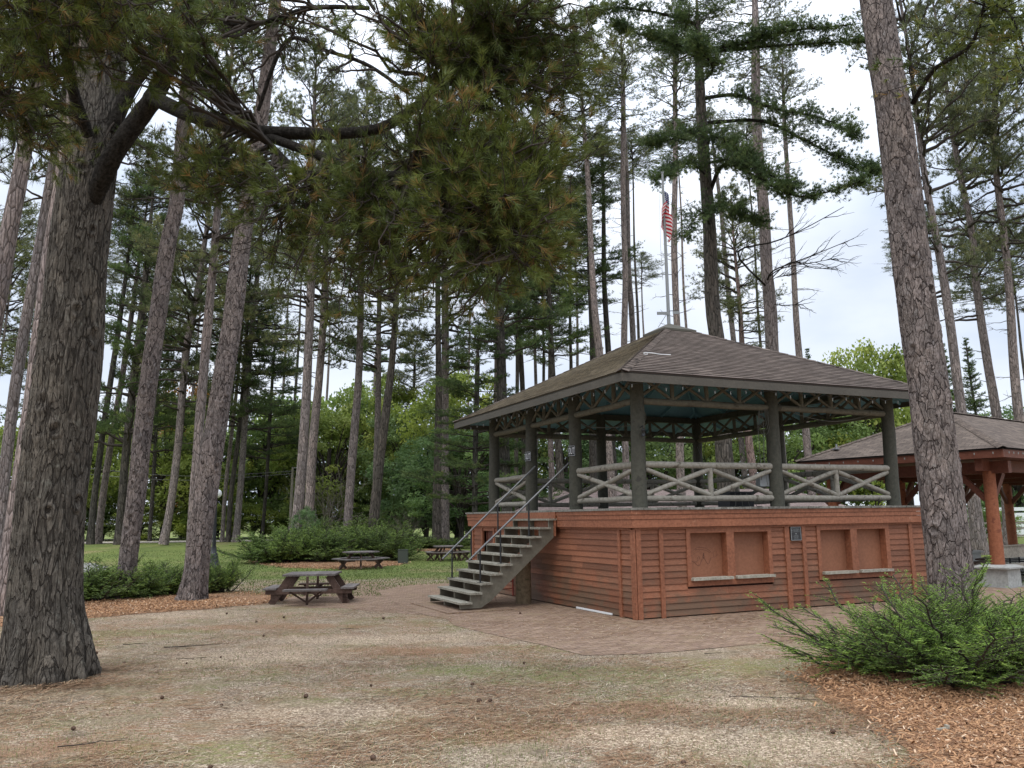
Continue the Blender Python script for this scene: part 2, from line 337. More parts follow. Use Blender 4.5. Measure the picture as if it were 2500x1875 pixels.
def shingle_mat(name, base, hi, dirt, amt):
    m = Mat(name, 0.95, 0.1)
    uv = m.coord(kind='UV')
    br = m.n('ShaderNodeTexBrick', offset=0.5); m.l(uv, br.inputs['Vector'])
    for k, x in (('Scale', 1.0), ('Mortar Size', 0.006), ('Mortar Smooth', 0.2), ('Bias', 0.0), ('Brick Width', 0.30), ('Row Height', 0.135)): br.inputs[k].default_value = x
    br.inputs['Color1'].default_value = (*base, 1); br.inputs['Color2'].default_value = (*hi, 1); br.inputs['Mortar'].default_value = tuple(x*0.35 for x in base) + (1,)
    nz = m.noise(uv, 9, 6, 0.7); big = m.noise(uv, 0.7, 4)
    col = m.mix(1.0, br.outputs['Color'], m.ramp(nz, [(0.25, (0.7,)*3), (0.75, (1.35,)*3)]), 'MULTIPLY')
    col = m.mix(1.0, col, m.ramp(big, [(0.3, (0.85,)*3), (0.7, (1.15,)*3)]), 'MULTIPLY')
    st = m.noise(m.coord((5, 1.3, 1), 'UV', warp=.3), 5, 8, 0.8)
    col = m.mix(m.rmap(st, amt, amt + 0.12, 0, 0.8), col, dirt)
    m.color(col)
    sp = m.n('ShaderNodeSeparateXYZ'); m.l(uv, sp.inputs[0])
    saw = m.math('FRACT', m.math('DIVIDE', sp.outputs['Y'], 0.135))      # each course laps over the one below
    h = m.math('ADD', m.math('MULTIPLY', saw, -1.0), m.math('MULTIPLY', nz, 0.5)); m.bump(h, 0.012); return m.m
SHINGLE = shingle_mat('brown_asphalt_shingles', (0.096, 0.075, 0.062), (0.158, 0.124, 0.103), (0.26, 0.20, 0.13), 0.61)
SHINGLE_MOSS = shingle_mat('needle_covered_shingles', (0.10, 0.08, 0.055), (0.17, 0.138, 0.095), (0.27, 0.22, 0.13), 0.52)
SHINGLE2 = shingle_mat('pavilion_shingles', (0.10, 0.078, 0.064), (0.16, 0.125, 0.10), (0.24, 0.18, 0.12), 0.62)
SHINGLE3 = shingle_mat('pinkish_far_shingles', (0.20, 0.15, 0.135), (0.26, 0.20, 0.18), (0.3, 0.24, 0.2), 0.6)

# ground
m = Mat('ground_gravel_grass', 0.95, 0.12)
P = m.pos(); sp = m.n('ShaderNodeSeparateXYZ'); m.l(P, sp.inputs[0])
X, Y = sp.outputs['X'], sp.outputs['Y']
big = m.noise(P, 0.35, 5, 0.6); mid = m.noise(P, 1.5, 5, 0.6); fine = m.noise(P, 26, 5, 0.7); vfine = m.noise(P, 90, 3, 0.6)
rot = m.n('ShaderNodeMapping'); rot.inputs['Rotation'].default_value = (0, 0, 0.35); rot.inputs['Scale'].default_value = (1.1, 6, 1); m.l(P, rot.inputs['Vector'])
strk = m.noise(rot.outputs[0], 4.5, 6, 0.75)
peb = m.voro(P, 60, 'F1', 'Distance'); pebc = m.n('ShaderNodeSeparateColor'); m.l(m.voro(P, 60, 'F1', 'Color'), pebc.inputs[0])
gravel = m.ramp(pebc.outputs[0], [(0, (0.16, 0.13, 0.10)), (0.45, (0.33, 0.275, 0.215)), (0.8, (0.50, 0.43, 0.35)), (1, (0.78, 0.70, 0.60))])
gravel = m.mix(1.0, gravel, m.ramp(mid, [(0.3, (0.78, 0.73, 0.68)), (0.7, (1.2, 1.12, 1.03))]), 'MULTIPLY')
dry = m.mix(m.rmap(fine, .3, .7), (0.14, 0.105, 0.065), (0.42, 0.34, 0.23))              # dead grass and needles
rust = m.mix(m.rmap(fine, .3, .7), (0.16, 0.08, 0.045), (0.44, 0.25, 0.14))
grn = m.mix(fine, (0.09, 0.10, 0.028), (0.27, 0.28, 0.10))
near = m.mix(m.rmap(mid, 0.44, 0.60, 0, 0.85), gravel, dry)
near = m.mix(m.math('MULTIPLY', m.rmap(strk, 0.44, 0.60, 0, 0.9), m.rmap(m.noise(P, .8, 5, .7), .42, .58)), near, rust); near = m.mix(m.rmap(m.noise(P, 1.1, 7, .75), .55, .68, 0, .6), near, (0.13, 0.10, 0.07))
near = m.mix(m.math('MULTIPLY', m.rmap(m.noise(P, 0.62, 8, 0.75), 0.48, 0.64, 0, 0.8), m.rmap(m.noise(P, 14, 4, .7), .40, .60)), near, grn)
lawn = m.mix(fine, (0.075, 0.105, 0.03), (0.20, 0.235, 0.075))
lawn = m.mix(m.rmap(m.noise(P, 0.22, 6, 0.7), 0.50, 0.66, 0, 0.75), lawn, (0.27, 0.22, 0.12))
lawn = m.mix(1.0, lawn, m.ramp(big, [(0.3, (0.85, 0.88, 0.85)), (0.7, (1.18, 1.15, 1.0))]), 'MULTIPLY')
yy = m.math('ADD', Y, m.math('MULTIPLY', m.math('SUBTRACT', big, 0.5), 9.0))
yy = m.math('ADD', yy, m.math('MULTIPLY', m.math('SUBTRACT', mid, 0.5), 4.0))
def worn(blobs):
    tot = None
    for cx_, cy_, rx_, ry_ in blobs:
        mp2 = m.n('ShaderNodeMapping'); mp2.inputs['Location'].default_value = (-cx_/rx_, -cy_/ry_, 0); mp2.inputs['Scale'].default_value = (1/rx_, 1/ry_, 0); m.l(P, mp2.inputs['Vector'])
        ln_ = m.n('ShaderNodeVectorMath', operation='LENGTH'); m.l(mp2.outputs[0], ln_.inputs[0]); d_ = m.math('ADD', ln_.outputs['Value'], m.math('MULTIPLY', m.math('SUBTRACT', m.noise(P, 2.4, 7, .7), .5), 2.6))
        f_ = m.rmap(d_, .35, 1.15, 1, 0); tot = f_ if tot is None else m.math('MAXIMUM', tot, f_)
    return tot
gb = lambda u, v, rx_, ry_: (*gpt(u, v)[:2], rx_, ry_)
PALE = [gb(1830, 1712, .9, .45), (2.0, 7.2, 1.3, .6), gb(1550, 1800, .9, .5), gb(620, 1600, 1.8, .9), gb(900, 1560, 2.2, .7), gb(450, 1500, 1.4, .8), gb(800, 1740, 1.2, .5)]
GRASSY = [gb(1500, 1645, 2.2, .8), gb(1250, 1640, 1.3, .6), gb(1800, 1625, 1.2, .7), gb(330, 1545, 1.6, .5), gb(530, 1835, .9, .4), gb(1000, 1690, .8, .3)]
DRIFT = [gb(1280, 1790, 1.3, .4), gb(150, 1830, .9, .35), gb(1560, 1730, .9, .35), gb(1000, 1590, 2.0, .5), gb(700, 1530, 1.8, .5)]
near = m.mix(m.math('MULTIPLY', worn(DRIFT), .6), near, rust)
near = m.mix(m.math('MULTIPLY', m.math('MULTIPLY', worn(GRASSY), m.rmap(m.noise(P, 16, 4, .7), .38, .58)), .7), near, m.mix(fine, (0.12, 0.135, 0.04), (0.34, 0.34, 0.14)))
near = m.mix(m.math('MULTIPLY', worn(PALE), .8), near, m.mix(1.0, m.mix(1.0, gravel, m.ramp(vfine, [(0.35, (0.7, 0.68, 0.66)), (0.65, (1.3, 1.3, 1.3))]), 'MULTIPLY'), (1.10, 1.08, 1.06), 'MULTIPLY'))
near = m.mix(1.0, near, (0.94, 0.92, 0.89), 'MULTIPLY'); col = m.mix(m.rmap(yy, 25.5, 28.5), near, lawn)
m.color(col); hgt = m.math('ADD', m.math('MULTIPLY', m.rmap(peb, 0, .6, 1, 0), 0.6), m.math('ADD', fine, m.math('MULTIPLY', vfine, .5)))
m.bump(hgt, 0.016); GROUNDM = m.m
m = Mat('brick_paving', 0.9, 0.2)
mp_ = m.n('ShaderNodeMapping'); mp_.inputs['Rotation'].default_value = (0, 0, -0.4263); m.l(m.pos(), mp_.inputs['Vector'])
br = m.n('ShaderNodeTexBrick', offset=0.5); m.l(mp_.outputs[0], br.inputs['Vector'])
for k, x in (('Scale', 1.0), ('Mortar Size', 0.006), ('Brick Width', 0.21), ('Row Height', 0.105), ('Bias', 0.0)): br.inputs[k].default_value = x
br.inputs['Color1'].default_value = (0.19, 0.12, 0.088, 1); br.inputs['Color2'].default_value = (0.31, 0.215, 0.16, 1); br.inputs['Mortar'].default_value = (0.075, 0.058, 0.04, 1)
P = m.pos(); mid = m.noise(P, 1.3, 6, 0.7); fine = m.noise(P, 35, 5, 0.7)
col = m.mix(1.0, br.outputs['Color'], m.ramp(fine, [(0.3, (0.75,)*3), (0.7, (1.25,)*3)]), 'MULTIPLY')
rot = m.n('ShaderNodeMapping'); rot.inputs['Scale'].default_value = (1.5, 7, 1); m.l(P, rot.inputs['Vector'])
col = m.mix(m.rmap(m.noise(rot.outputs[0], 5, 8, .8), 0.48, 0.62, 0, .8), col, (0.36, 0.25, 0.14))
col = m.mix(m.rmap(mid, 0.50, 0.66, 0, 0.6), col, (0.26, 0.19, 0.115))
m.color(col); m.bump(m.math('ADD', m.math('MULTIPLY', br.outputs['Fac'], -1.0), fine), 0.008); BRICKM = m.m
m = Mat('mulch_bed', 0.9, 0.15); P = m.pos()
c = m.voro(m.coord((1, 2.2, 1), rot=(0, 0, .6)), 38, 'F1', 'Color'); s1 = m.n('ShaderNodeSeparateColor'); m.l(c, s1.inputs[0])
col = m.ramp(s1.outputs[0], [(0, (0.09, 0.045, 0.025)), (0.5, (0.28, 0.15, 0.08)), (1, (0.50, 0.31, 0.18))]); m.color(col); m.bump(s1.outputs[1], 0.02); MULCHM = m.m
m = Mat('mulch_chip', 0.85, 0.15); m.color(m.ramp(m.attr(), [(0, (0.12, 0.06, 0.035)), (0.4, (0.32, 0.175, 0.095)), (0.85, (0.47, 0.27, 0.14)), (1, (0.60, 0.44, 0.30))])); CHIPM = m.m
m = Mat('fallen_needle', 0.8, 0.15); m.color(m.ramp(m.attr(), [(0, (0.13, 0.075, 0.045)), (0.45, (0.30, 0.175, 0.10)), (0.8, (0.42, 0.31, 0.19)), (1, (0.62, 0.54, 0.40))])); FNEEDLE = m.m
m = Mat('grass_blade', 0.8, 0.15); m.color(m.ramp(m.attr(), [(0, (0.075, 0.105, 0.03)), (0.5, (0.16, 0.20, 0.06)), (0.75, (0.27, 0.25, 0.13)), (1, (0.40, 0.34, 0.22))])); BLADE = m.m
m = Mat('pine_cone_scale', 0.85, 0.2); m.color(m.mix(m.noise(m.coord(), 60, 3), (0.05, 0.03, 0.02), (0.16, 0.10, 0.07))); CONEM = m.m
m = Mat('sandy_path', 0.95, 0.1); m.color(m.mix(m.noise(m.pos(), 2, 6, .7), (0.36, 0.31, 0.25), (0.52, 0.47, 0.40))); PATHM = m.m
m = Mat('grey_pavement', 0.95, 0.1); fn = m.noise(m.pos(), 20, 6, .7); m.color(m.mix(fn, (0.16, 0.155, 0.145), (0.30, 0.285, 0.265))); m.bump(fn, .004); PAVEM = m.m

# ------------------------------------------------------------------ ground, road, paving
def ground_sheet():
    ys = np.concatenate([np.linspace(-60, 30, 46), np.linspace(30.5, 105, 140), np.linspace(115, 900, 16)])
    xs = np.concatenate([np.linspace(-800, -85, 12), np.linspace(-80, 80, 121), np.linspace(85, 800, 12)])
    Xg, Yg = np.meshgrid(xs, ys); Z = terrain(Xg, Yg)
    v = np.stack([Xg, Yg, Z], -1).reshape(-1, 3); n = len(xs); i = np.arange(len(ys) - 1)[:, None]*n; j = np.arange(n - 1)[None, :]
    f = np.stack([i + j, i + j + 1, i + n + j + 1, i + n + j], -1).reshape(-1, 4)
    b = MB(); b.add(v, f, smooth=True); return tag(b.build('ground', GROUNDM), kind='structure')
ground_sheet()
def sheet(name, poly, mat, dz=0.006, dome=0.0, jag=0.0, n=60, kind='structure', res=0.25):
    """flat sheet with the outline poly laid on the ground; rings towards the centre so that it can dome"""
    P = np.array(poly, float); seg = []
    for k in range(len(P)):
        a, b_ = P[k], P[(k + 1) % len(P)]; m_ = max(2, int(np.linalg.norm(b_ - a)/res))
        for t in range(m_): seg.append(a + (b_ - a)*t/m_)
    seg = np.array(seg); c = seg.mean(0)
    if jag:
        for k in range(len(seg)):
            d = seg[k] - c; d /= np.linalg.norm(d) + 1e-6
            seg[k] += d*jag*(noise.noise(Vector((seg[k][0]*1.3, seg[k][1]*1.3, 3.1))) + 0.6*noise.noise(Vector((seg[k][0]*6, seg[k][1]*6, 1.1))))
    rings = [1, 0.97, 0.9, 0.75, 0.5, 0.25]; v = []
    for r in rings:
        q = c + (seg - c)*r; z = terrain(q[:, 0], q[:, 1]) + dz + dome*(1 - r**4)
        v.append(np.column_stack([q, z]))
    m_ = len(seg); V = np.vstack(v + [np.array([[c[0], c[1], float(terrain(c[0], c[1])) + dz + dome]])]); f = []
    i = np.arange(len(rings) - 1)[:, None]*m_; j = np.arange(m_)[None, :]; j2 = (j + 1) % m_
    b = MB(); b.add(V, np.stack([i + j, i + j2, i + m_ + j2, i + m_ + j], -1).reshape(-1, 4), smooth=True)
    o = (len(rings) - 1)*m_; jj = np.arange(m_); b.add(V, np.stack([o + jj, o + (jj + 1) % m_, np.full(m_, len(V) - 1)], -1), smooth=True)
    return tag(b.build(name, mat), kind=kind)
def gp2(u, v): return gpt(u, v)[:2]
# bandstand frame
TH = 0.4263; NX, NY = 2.4139, 16.1118; LA, LB = 7.0575, 6.6685; HD = 2.0; OH, OHR, EZ, AZ, WL = 0.5741, 0.8413, 4.4671, 6.5844, 0.4419
bv = np.array([math.cos(TH), math.sin(TH), 0]); av = np.array([-math.sin(TH), math.cos(TH), 0]); NP = np.array([NX, NY, 0])
def wl(s, t, z=0): return NP + s*bv + t*av + np.array([0, 0, z])
brick_px = [(1090, 1512), (1110, 1528), (1230, 1556), (1333, 1577), (1424, 1601), (1560, 1598), (1695, 1588), (1921, 1565), (2200, 1545), (2420, 1500)]
poly = [gp2(*p) for p in brick_px] + [wl(11.5, -2.4)[:2], wl(11.5, 9.5)[:2], wl(-1.5, 9.5)[:2], wl(-2.9, 8.2)[:2], wl(-3.6, 3.0)[:2]]
sheet('brick_paving', poly, BRICKM, 0.006)
sheet('paved_apron', [gp2(*p) for p in ((640, 1440), (860, 1425), (1080, 1432), (1128, 1462), (1020, 1500), (880, 1490), (700, 1478))], BRICKM, 0.003, jag=0.5)
PC = np.array([12.0, 20.5]); PE = np.array([-0.6, 0.8]); PR = np.array([0.8, 0.6])    # pavilion corner, end wall and ridge directions
sheet('pavilion_floor', [PC + PE*a + PR*b_ for a, b_ in ((0.2, 0.1), (0.2, 12), (6.0, 12), (6.0, 0.1))], PAVEM, 0.010)
b = MB(); cl = np.array([(-90, 60.5), (-40, 60.3), (-20, 60.2), (-11, 61), (-5, 64), (2, 67), (12, 69), (40, 70)], float)
pts = []
for k in range(len(cl) - 1):
    for t in range(12): pts.append(cl[k] + (cl[k + 1] - cl[k])*t/12)
pts = np.array(pts); d = np.gradient(pts, axis=0); d /= np.linalg.norm(d, axis=1)[:, None]; nn = np.column_stack([-d[:, 1], d[:, 0]])
V = []
for o_ in (-2.4, -0.8, 0.8, 2.4):
    q = pts + nn*o_; V.append(np.column_stack([q, terrain(q[:, 0], q[:, 1]) + 0.03]))
m_ = len(pts); V = np.vstack(V); i = np.arange(3)[:, None]*m_; j = np.arange(m_ - 1)[None, :]
b.add(V, np.stack([i + j, i + j + 1, i + m_ + j + 1, i + m_ + j], -1).reshape(-1, 4), smooth=True); tag(b.build('path', PATHM), kind='structure')
sheet('side_path', [gp2(*p) for p in ((200, 1374), (238, 1376), (262, 1386), (255, 1394), (200, 1398), (120, 1400), (120, 1378))], PAVEM, 0.008, jag=.3)
MUL_L = [gp2(*p) for p in ((-160, 1500), (60, 1490), (220, 1472), (420, 1452), (600, 1446), (700, 1456), (640, 1474), (520, 1486), (330, 1500), (200, 1512), (0, 1530), (-160, 1535))]
sheet('mulch_bed', MUL_L, MULCHM, 0.005, 0.05, 0.25)
MUL_R = [gp2(*p) for p in ((1948, 1662), (2010, 1700), (2085, 1738), (2150, 1772), (2200, 1810), (2262, 1880), (2330, 1990))] + [np.array(p) for p in ((3.6, 4.4), (8.5, 4.8), (10.5, 8.5), (9.5, 13.6), (7.4, 15.2), (5.9, 14.3), (4.6, 12.0))]
sheet('mulch_bed', MUL_R, MULCHM, 0.005, 0.10, 0.3)
sheet('mulch_bed', [gp2(*p) for p in ((620, 1374), (700, 1384), (850, 1388), (975, 1380), (985, 1372), (900, 1352), (700, 1350), (600, 1362))], MULCHM, 0.006, 0.04, 0.3)
sheet('mulch_bed', [gp2(*p) for p in ((1010, 1344), (1075, 1349), (1120, 1344), (1100, 1336), (1010, 1336))], MULCHM, 0.006, 0.03, 0.3)
b = MB(); b.box(-3.1, -1.6, 2.2, 4.6, 0.0, 0.028)
o = b.build('stair_pad', BRICKM); o.rotation_euler = (0, 0, TH); o.location = NP; tag(o, kind='structure')

# ------------------------------------------------------------------ trunks, foliage builders
def catmull(P, n):
    P = np.asarray(P, float); m_ = len(P); t = np.linspace(0, m_ - 1, n); i = np.clip(t.astype(int), 0, m_ - 2); f = (t - i)[:, None]
    g = lambda k: P[np.clip(k, 0, m_ - 1)]
    a, b_, c, d = g(i - 1), g(i), g(i + 1), g(i + 2)
    return 0.5*((2*b_) + (c - a)*f + (2*a - 5*b_ + 4*c - d)*f*f + (3*b_ - a - 3*c + d)*f**3)
def tufts(mb, C, D, Ln, W, n, tint, spread=0.9):
    """bunches of needles: C centres, D axes, Ln length; n thin triangles each"""
    C = np.asarray(C, float); D = np.asarray(D, float); T = len(C)
    if T == 0: return
    D = D/(np.linalg.norm(D, axis=1)[:, None] + 1e-9)
    r = RNG.normal(size=(T, n, 3)); r /= np.linalg.norm(r, axis=2)[:, :, None]
    d = D[:, None, :] + r*spread; d /= np.linalg.norm(d, axis=2)[:, :, None]
    Ls = (np.broadcast_to(Ln, (T,))[:, None]*RNG.uniform(0.7, 1.1, (T, n)))[:, :, None]
    s = np.cross(d, RNG.normal(size=(T, n, 3))); s /= np.linalg.norm(s, axis=2)[:, :, None] + 1e-9
    base = C[:, None, :] - D[:, None, :]*RNG.uniform(0, 0.45, (T, n, 1))*Ls
    v = np.stack([base - s*W/2, base + s*W/2, base + d*Ls], 2).reshape(-1, 3)
    f = np.arange(T*n*3).reshape(-1, 3)
    tt = np.clip(np.broadcast_to(tint, (T,))[:, None] + RNG.normal(0, 0.07, (T, n)), 0, 1).ravel()
    mb.add(v, f, tt)
def curve(a, d, ln, n, bend, jit=0.06):
    """polyline from a along d, bending by the vector bend over its length"""
    t = np.linspace(0, 1, n)[:, None]; d = np.array(d, float); d /= np.linalg.norm(d)
    p = np.array(a) + d*t*ln + np.array(bend)*t*t*ln
    p[1:] += RNG.normal(0, jit*ln/n, (n - 1, 3)); return p

def pine_crown(kind, seed):
    """needles and branches of a crown on a vertical axis, z from 0 to 1 * H (H = 12 m)"""
    global RNG
    RNG = np.random.default_rng(seed); H = 12.0; nd = MB(); br = MB(); C = []; D = []; TT = []
    if kind == 'red': nw, per, Lmax, tl, wd, nn, tn = 20, 5, 2.9, 0.17, 0.019, 12, 7
    elif kind == 'sparse': nw, per, Lmax, tl, wd, nn, tn = 19, 4, 2.7, 0.17, 0.022, 12, 5
    elif kind == 'white': nw, per, Lmax, tl, wd, nn, tn = 17, 5, 3.3, 0.15, 0.020, 12, 9
    else: nw, per, Lmax, tl, wd, nn, tn = 28, 7, 2.4, 0.11, 0.022, 9, 8     # spruce
    for k in range(nw):
        f = (k + RNG.uniform(0, .9))/nw; z = f*H
        if kind in ('red', 'sparse'): prof = (0.45 + 0.75*math.sin(PI*min(1, f*0.85 + .12)))*(1 - f**4*.75)
        elif kind == 'white': prof = (1.05 - 0.72*f)
        else: prof = 1.02 - f
        for q in range(per):
            if RNG.random() < 0.12: continue
            az = RNG.uniform(0, 2*PI); ln = Lmax*prof*RNG.uniform(0.55, 1.15); zz = z + RNG.uniform(-.35, .35)
            if kind == 'white': el, bend = RNG.uniform(-0.02, 0.3), (0, 0, RNG.uniform(-.12, .12))
            elif kind == 'spruce': el, bend = -0.1 + .5*f, (0, 0, 0.1)
            else: el, bend = RNG.uniform(0.0, 0.5) + 0.5*f - 0.25*(f < .3), (0, 0, RNG.uniform(-.25, .15))
            d = np.array([math.cos(az)*math.cos(el), math.sin(az)*math.cos(el), math.sin(el)])
            p = curve((0, 0, zz), d, ln, 9, bend, 0.10)
            br.tube(p, np.linspace(0.045*prof + .012, 0.007, 9), 4, cap=False)
            if f < 0.3 and kind in ('red', 'sparse') and RNG.random() < (0.55 if kind == 'sparse' else 0.3):
                for _ in range(3):
                    ii = RNG.integers(3, 8); sd = d + RNG.normal(0, .5, 3); br.tube(curve(p[ii], sd, ln*.25, 4, (0, 0, .1), .1), np.linspace(.009, .003, 4), 3, cap=False)
                continue                                        # bare dead branch
            side = np.cross(d, [0, 0, 1]); side /= np.linalg.norm(side) + 1e-9
            start = 0.3 if kind != 'spruce' else 0.12
            nt_ = int(8 + 6*ln/Lmax)
            for j in range(nt_):
                u = start + (1 - start)*(j + RNG.random())/nt_; ii = min(7, int(u*8)); a = p[ii] + (p[ii + 1] - p[ii])*(u*8 - ii)
                flat = 0.22 if kind in ('white', 'spruce') else 0.6
                sd = d*0.7 + side*RNG.choice([-1, 1])*RNG.uniform(.35, 1.1) + np.array([0, 0, RNG.normal(0.12, flat)])
                tl_ = ln*(0.16 + 0.26*(1 - u))*RNG.uniform(.7, 1.3) + .12
                tw = curve(a, sd, tl_, 5, (0, 0, RNG.uniform(-.1, .3)), .12)
                br.tube(tw, np.linspace(0.010, 0.004, 5), 3, cap=False)
                m_ = max(2, int(tn*tl_/0.55)); base_t = RNG.uniform(0.1, 0.85)
                for h in range(m_):
                    uu = 0.25 + 0.75*(h + RNG.random())/m_; i2 = min(3, int(uu*4)); c = tw[i2] + (tw[i2 + 1] - tw[i2])*(uu*4 - i2)
                    off = RNG.normal(0, 0.09 if kind != 'spruce' else .05, 3); off[2] = abs(off[2])*.8
                    C.append(c + off); D.append((tw[4] - tw[0])/(tl_) + off*5 + np.array([0, 0, .4])); TT.append(base_t + RNG.normal(0, .1))
    C = np.array(C); D = np.array(D); TT = np.array(TT)
    tufts(nd, C, D, tl*RNG.uniform(.8, 1.25, len(C)), wd, nn, TT, 0.95)
    mat = {'red': RED_NEEDLE, 'sparse': RED_NEEDLE}.get(kind, WHITE_NEEDLE)
    a = nd.build('crown', mat); b_ = br.build('branches', TWIG); ma, mb_ = a.data, b_.data
    bpy.data.objects.remove(a); bpy.data.objects.remove(b_); return ma, mb_
LIB = {}
for kind, n_ in (('red', 4), ('sparse', 4), ('white', 4), ('spruce', 2)):
    LIB[kind] = [pine_crown(kind, 100*len(kind) + k + 11) for k in range(n_)]
RNG = np.random.default_rng(5)

def trunk_path(base, px, Y, H):
    """axis points + radii from the measured pixels (u, v, width) in the plane y = Y, prolonged to height H"""
    A = [np.array(base)]; R = []
    pts = []
    for u, v, w_ in px:
        q = ypt(u, v, Y); D = (q - CAM) @ Fv; pts.append((q, w_*D/CF/2*1.01*D/math.hypot(D, q[0])))   # true radius behind the silhouette width
    pts.sort(key=lambda q: q[0][2])
    P3 = [q[0] for q in pts]; R3 = [q[1] for q in pts]
    # ground end
    d = (P3[1] - P3[0]) if len(P3) > 1 else np.array([0, 0, 1.])
    g = float(terrain(P3[0][0], Y))
    if P3[0][2] > g + 0.3:
        k = (P3[0][2] - g)/max(d[2], .1); b0 = P3[0] - d*k; b0[2] = g; P3.insert(0, b0); R3.insert(0, R3[0]*1.12)
    d = P3[-1] - P3[-2]; d /= d[2]
    top = P3[-1] + d*(H - P3[-1][2])*0.85 if H > P3[-1][2] + 1 else P3[-1] + d*2
    top[2] = max(H, P3[-1][2] + 1.5)
    P3.append(top); R3.append(0.04)
    return np.array(P3), np.array(R3)
def smooth_path(P, R, n):
    z = P[:, 2]; zz = np.linspace(z[0], z[-1], n); Q = catmull(P, 200); rr = np.interp(np.linspace(0, 1, 200), np.linspace(0, 1, len(R)), R)
    o = np.argsort(Q[:, 2]); return np.column_stack([np.interp(zz, Q[o, 2], Q[o, 0]), np.interp(zz, Q[o, 2], Q[o, 1]), zz]), np.interp(zz, z, R)
def bark_trunk(P, R, segs, dz, flare, amp, sc, zs, roots=6, seed=0, topz=None, crk=.17):
    """trunk with modelled bark furrows; P, R in object space"""
    z1 = topz if topz else P[-1][2]; n = int((z1 + 0.15)/dz); zz = np.linspace(-0.15, z1, n)
    o = P[:, 2]; cx = np.interp(zz, o, P[:, 0]); cy = np.interp(zz, o, P[:, 1]); rr = np.interp(zz, o, R)
    a = np.arange(segs)*2*PI/segs; V = np.zeros((n, segs, 3)); G = np.zeros((n, segs)); ph = random.random()*6
    knots = [(random.uniform(3.3, 6.2), random.uniform(1.2, z1), random.uniform(.05, .10)) for _ in range(12)]
    for i in range(n):
        z = zz[i]; fl = flare*math.exp(-max(0, z)/0.42)
        for j in range(segs):
            th = a[j]; r = rr[i]*(1 + fl*(0.75 + 0.5*math.cos(roots*th + ph + 0.5*math.sin(2*th))) + 0.03*math.sin(3*th + z*.7 + ph))
            q = Vector((math.cos(th)*r*sc, math.sin(th)*r*sc, z*sc*zs + seed*7.7))
            q += 0.9*noise.noise_vector(Vector((q.x*.5, q.y*.5, q.z*1.3))) + .22*noise.noise_vector(q*3.1)
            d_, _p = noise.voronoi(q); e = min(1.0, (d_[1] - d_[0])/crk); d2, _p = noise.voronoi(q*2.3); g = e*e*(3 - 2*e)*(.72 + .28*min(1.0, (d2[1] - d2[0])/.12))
            r += amp*(g - 1) + amp*0.35*noise.noise(q*2.7) + 0.012*noise.noise(Vector((math.cos(th)*2, math.sin(th)*2, z*.9)))
            for kt, kz, kr in knots:
                if abs(z - kz) < kr*1.8:
                    dk = math.hypot(((th - kt + PI) % (2*PI) - PI)*rr[i], (z - kz)*.8)/kr
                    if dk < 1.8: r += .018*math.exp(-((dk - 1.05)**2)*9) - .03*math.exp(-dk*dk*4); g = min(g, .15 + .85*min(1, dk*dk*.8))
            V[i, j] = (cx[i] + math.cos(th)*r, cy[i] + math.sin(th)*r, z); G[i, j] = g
    mb = MB(); i = np.arange(n - 1)[:, None]*segs; j = np.arange(segs)[None, :]; j2 = (j + 1) % segs
    f = np.stack([i + j, i + j2, i + segs + j2, i + segs + j], -1).reshape(-1, 4)
    mb.add(V.reshape(-1, 3), f, G.ravel()[f].mean(1), True); return mb

